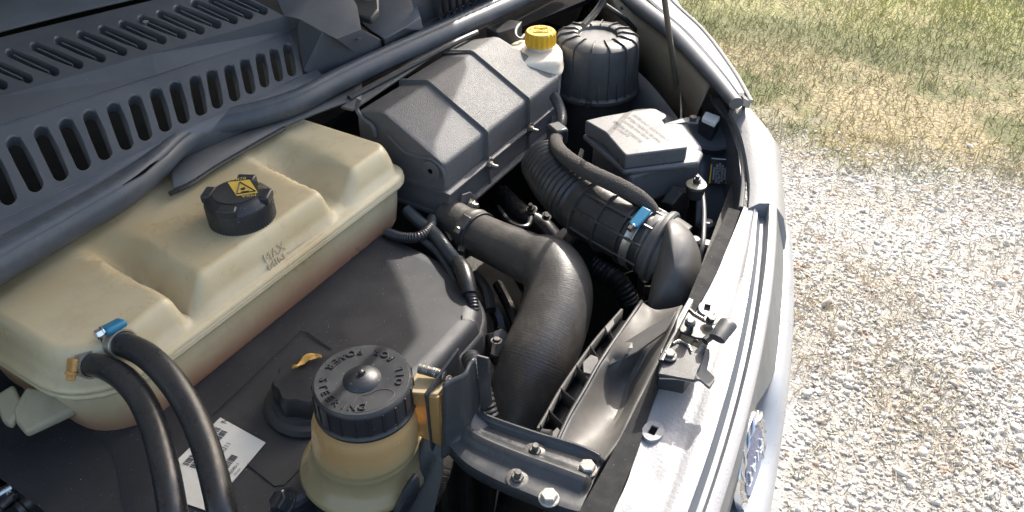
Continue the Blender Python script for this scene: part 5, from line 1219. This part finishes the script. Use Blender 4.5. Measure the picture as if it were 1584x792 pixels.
tube('rim_bead', [p + V(0, 0, .002) for p in cols[0]], .0022, 'dark', rs, seg=8, n=1)
slab('panel_fold', [P(1047, 480, 1.012), P(1012, 500, .998), P(953, 537, .978), P(940, 566, .972), P(985, 545, .986), P(1030, 512, 1.004)], (0, 0, -.003), 'shroud', rs, bevel=.001)
# ribbed outer edge towards the fan
lo_ = [(962, 478), (925, 520), (898, 556), (868, 600), (845, 640), (832, 662)]
ro_ = [(985, 476), (950, 526), (925, 564), (903, 604), (878, 648), (858, 690)]
la, ra = catmull([P(*p, .945) for p in lo_], 5), catmull([P(*p, .970) for p in ro_], 5)
ribbon('edge_floor', [p + V(0, 0, -.022) for p in la], [p + V(0, 0, -.022) for p in ra], 'dark', rs)
ribbon('edge_wall', la, [p + V(0, 0, -.03) for p in la], 'shroud', rs)
for k in range(6):
    i = int(3 + k * (len(la) - 6) / 5); a, b = la[i], ra[min(len(ra) - 1, i + 2)]; d = (la[min(i + 1, len(la) - 1)] - la[i - 1]).normalized() * .0015
    slab('edge_rib', [a, b, b - V(0, 0, .026), a - V(0, 0, .030)], d, 'dark', rs)
for (pp_, z) in (([(901, 560), (914, 548), (925, 552), (928, 566), (918, 580), (902, 576)], .966), ([(868, 668), (890, 632), (905, 612), (902, 622), (882, 668)], .968), ([(935, 505), (948, 492), (951, 500), (940, 515)], .968), ([(846, 676), (862, 660), (872, 672), (862, 686)], .966)):
    slab('lit_patch', [P(*p, z) for p in pp_], (0, 0, -.004), 'shroud', rs, bevel=.001)  # lighter slabs stand in for warm sunlit patches along the ribs
tube('shroud_pin', [P(838, 672, .968), P(852, 674, .97)], .006, 'dark', rs, seg=12, n=1)

# =================================================================== BONNET LATCH
lt = thing('bonnet_latch', 'black bonnet latch with lever standing on the white slam panel', 'latch', P(1070, 530, 1.0))
def LP(px, py, z=1.03): return P(px, py, z)
slab('latch_side_plate', [LP(1066, 460, 1.0550), LP(1048, 492, 1.0550), LP(1044, 511, 1.0550), LP(1018, 556, 1.0500), LP(1018, 560, 1.0), LP(1050, 500, 1.0)], V(.003, 0, 0), 'steel', lt, bevel=.0006)
slab('latch_side_plate', [LP(1069, 462, 1.0560), LP(1051, 495, 1.0560), LP(1022, 556, 1.0500), LP(1024, 566, 1.0), LP(1056, 505, 1.0)], V(.003, 0, 0), 'zinc', lt, bevel=.0006)
slab('latch_top_plate', [LP(1066, 464, 1.0500), LP(1066, 476, 1.0500), LP(1074, 484, 1.0500), LP(1090, 493, 1.0500), LP(1101, 497, 1.0500), LP(1104, 508, 1.0500), LP(1094, 524, 1.0500), LP(1076, 522, 1.0500), LP(1052, 512, 1.0500), LP(1050, 494, 1.0500)], (0, 0, -.003), 'dark', lt, bevel=.0006)
slab('latch_lower_plate', [LP(1043, 528, 1.0440), LP(1056, 525, 1.0440), LP(1082, 540, 1.0440), LP(1090, 535, 1.0440), LP(1086, 556, 1.0440), LP(1074, 588, 1.0400), LP(1050, 584, 1.0400), LP(1018, 578, 1.0400), LP(1020, 560, 1.0440)], (0, 0, -.003), 'dark', lt, bevel=.0006)
slab('latch_back', [LP(1020, 580, 1.0200), LP(1060, 588, 1.0200), LP(1092, 545, 1.0400), LP(1100, 500, 1.0400), LP(1060, 480, 1.0200)], (0, 0, -.02), 'dark', lt)
tube('latch_edge', [LP(1066, 464, 1.0515), LP(1065, 476, 1.0515), LP(1073, 484, 1.0515), LP(1092, 495, 1.0515)], .0011, 'zinc', lt, seg=6, n=1)
tube('latch_edge', [LP(1041, 531, 1.0460), LP(1050, 526, 1.0460), LP(1066, 534, 1.0460), LP(1070, 543, 1.0460)], .0011, 'zinc', lt, seg=6, n=1)
tube('latch_edge', [LP(1020, 585, 1.0220), LP(1048, 586, 1.0240), LP(1072, 590, 1.0260), LP(1084, 586, 1.0380)], .0012, 'zinc', lt, seg=6, n=2)
tube('latch_spring', [LP(1063, 505, 1.0580), LP(1072, 506, 1.0580)], .0085, 'steel', lt, seg=20, step=.0009, mod=lambda s: .9 + .12 * math.sin(s * 2900))
lathe('pivot_pin', [(.001, 0), (.0055, 0), (.0055, .004), (.003, .006), (.001, .006)], LP(1067, 502, 1.0620), 'steel', lt, seg=20)
bolt(LP(1098, 496, 1.0550), (.2, 0, 1), .0048, .006, lt, 'steel')
for (px, py) in ((1084, 497), (1083, 514), (1092, 516), (1077, 528), (1045, 537), (1056, 544)): lathe('rivet', [(.0004, 0), (.0024, 0), (.0018, .0015), (.0004, .002)], LP(px, py, 1.0405 if py < 525 else 1.0345), 'zinc', lt, seg=10)
bolt(LP(1034, 549, 1.0460), (.2, 0, 1), .006, .005, lt, 'darkmetal')
tube('lever_arm', [LP(1090, 528, 1.0550), LP(1100, 520, 1.0570), LP(1108, 516, 1.0600)], .0042, 'dark', lt, seg=10)
lv0, lv1 = LP(1109, 524, 1.0650), LP(1127, 500, 1.0680)
tube('lever', [lv0, lv0.lerp(lv1, .5), lv1, lv1 + (lv1 - lv0) * .06], [.0078, .0085, .0085, .006], 'steel', lt, seg=18, n=5, flat=(1.1, .6))
tube('lever_tip_mark', [LP(1134, 496, 1.0030), LP(1131, 510, 1.0030)], .0006, 'greyink', lt, seg=5, n=1)
slab('side_lug', [LP(1094, 520, 1.0500), LP(1099, 523, 1.0500), LP(1090, 545, 1.0450), LP(1070, 560, 1.0400), LP(1072, 546, 1.0440)], (0, 0, -.006), 'steel', lt, bevel=.001)
tabp = [LP(1092, 537, 1.0460), LP(1098, 540, 1.0460), LP(1098, 553, 1.0440), LP(1094, 571, 1.0400), LP(1105, 582, 1.0400), LP(1106, 588, 1.0400), LP(1098, 600, 1.0380), LP(1083, 588, 1.0400), LP(1076, 586, 1.0400), LP(1085, 560, 1.0440)]
slab('release_tab', tabp, (0, 0, -.003), 'shroud', lt, bevel=.0008)
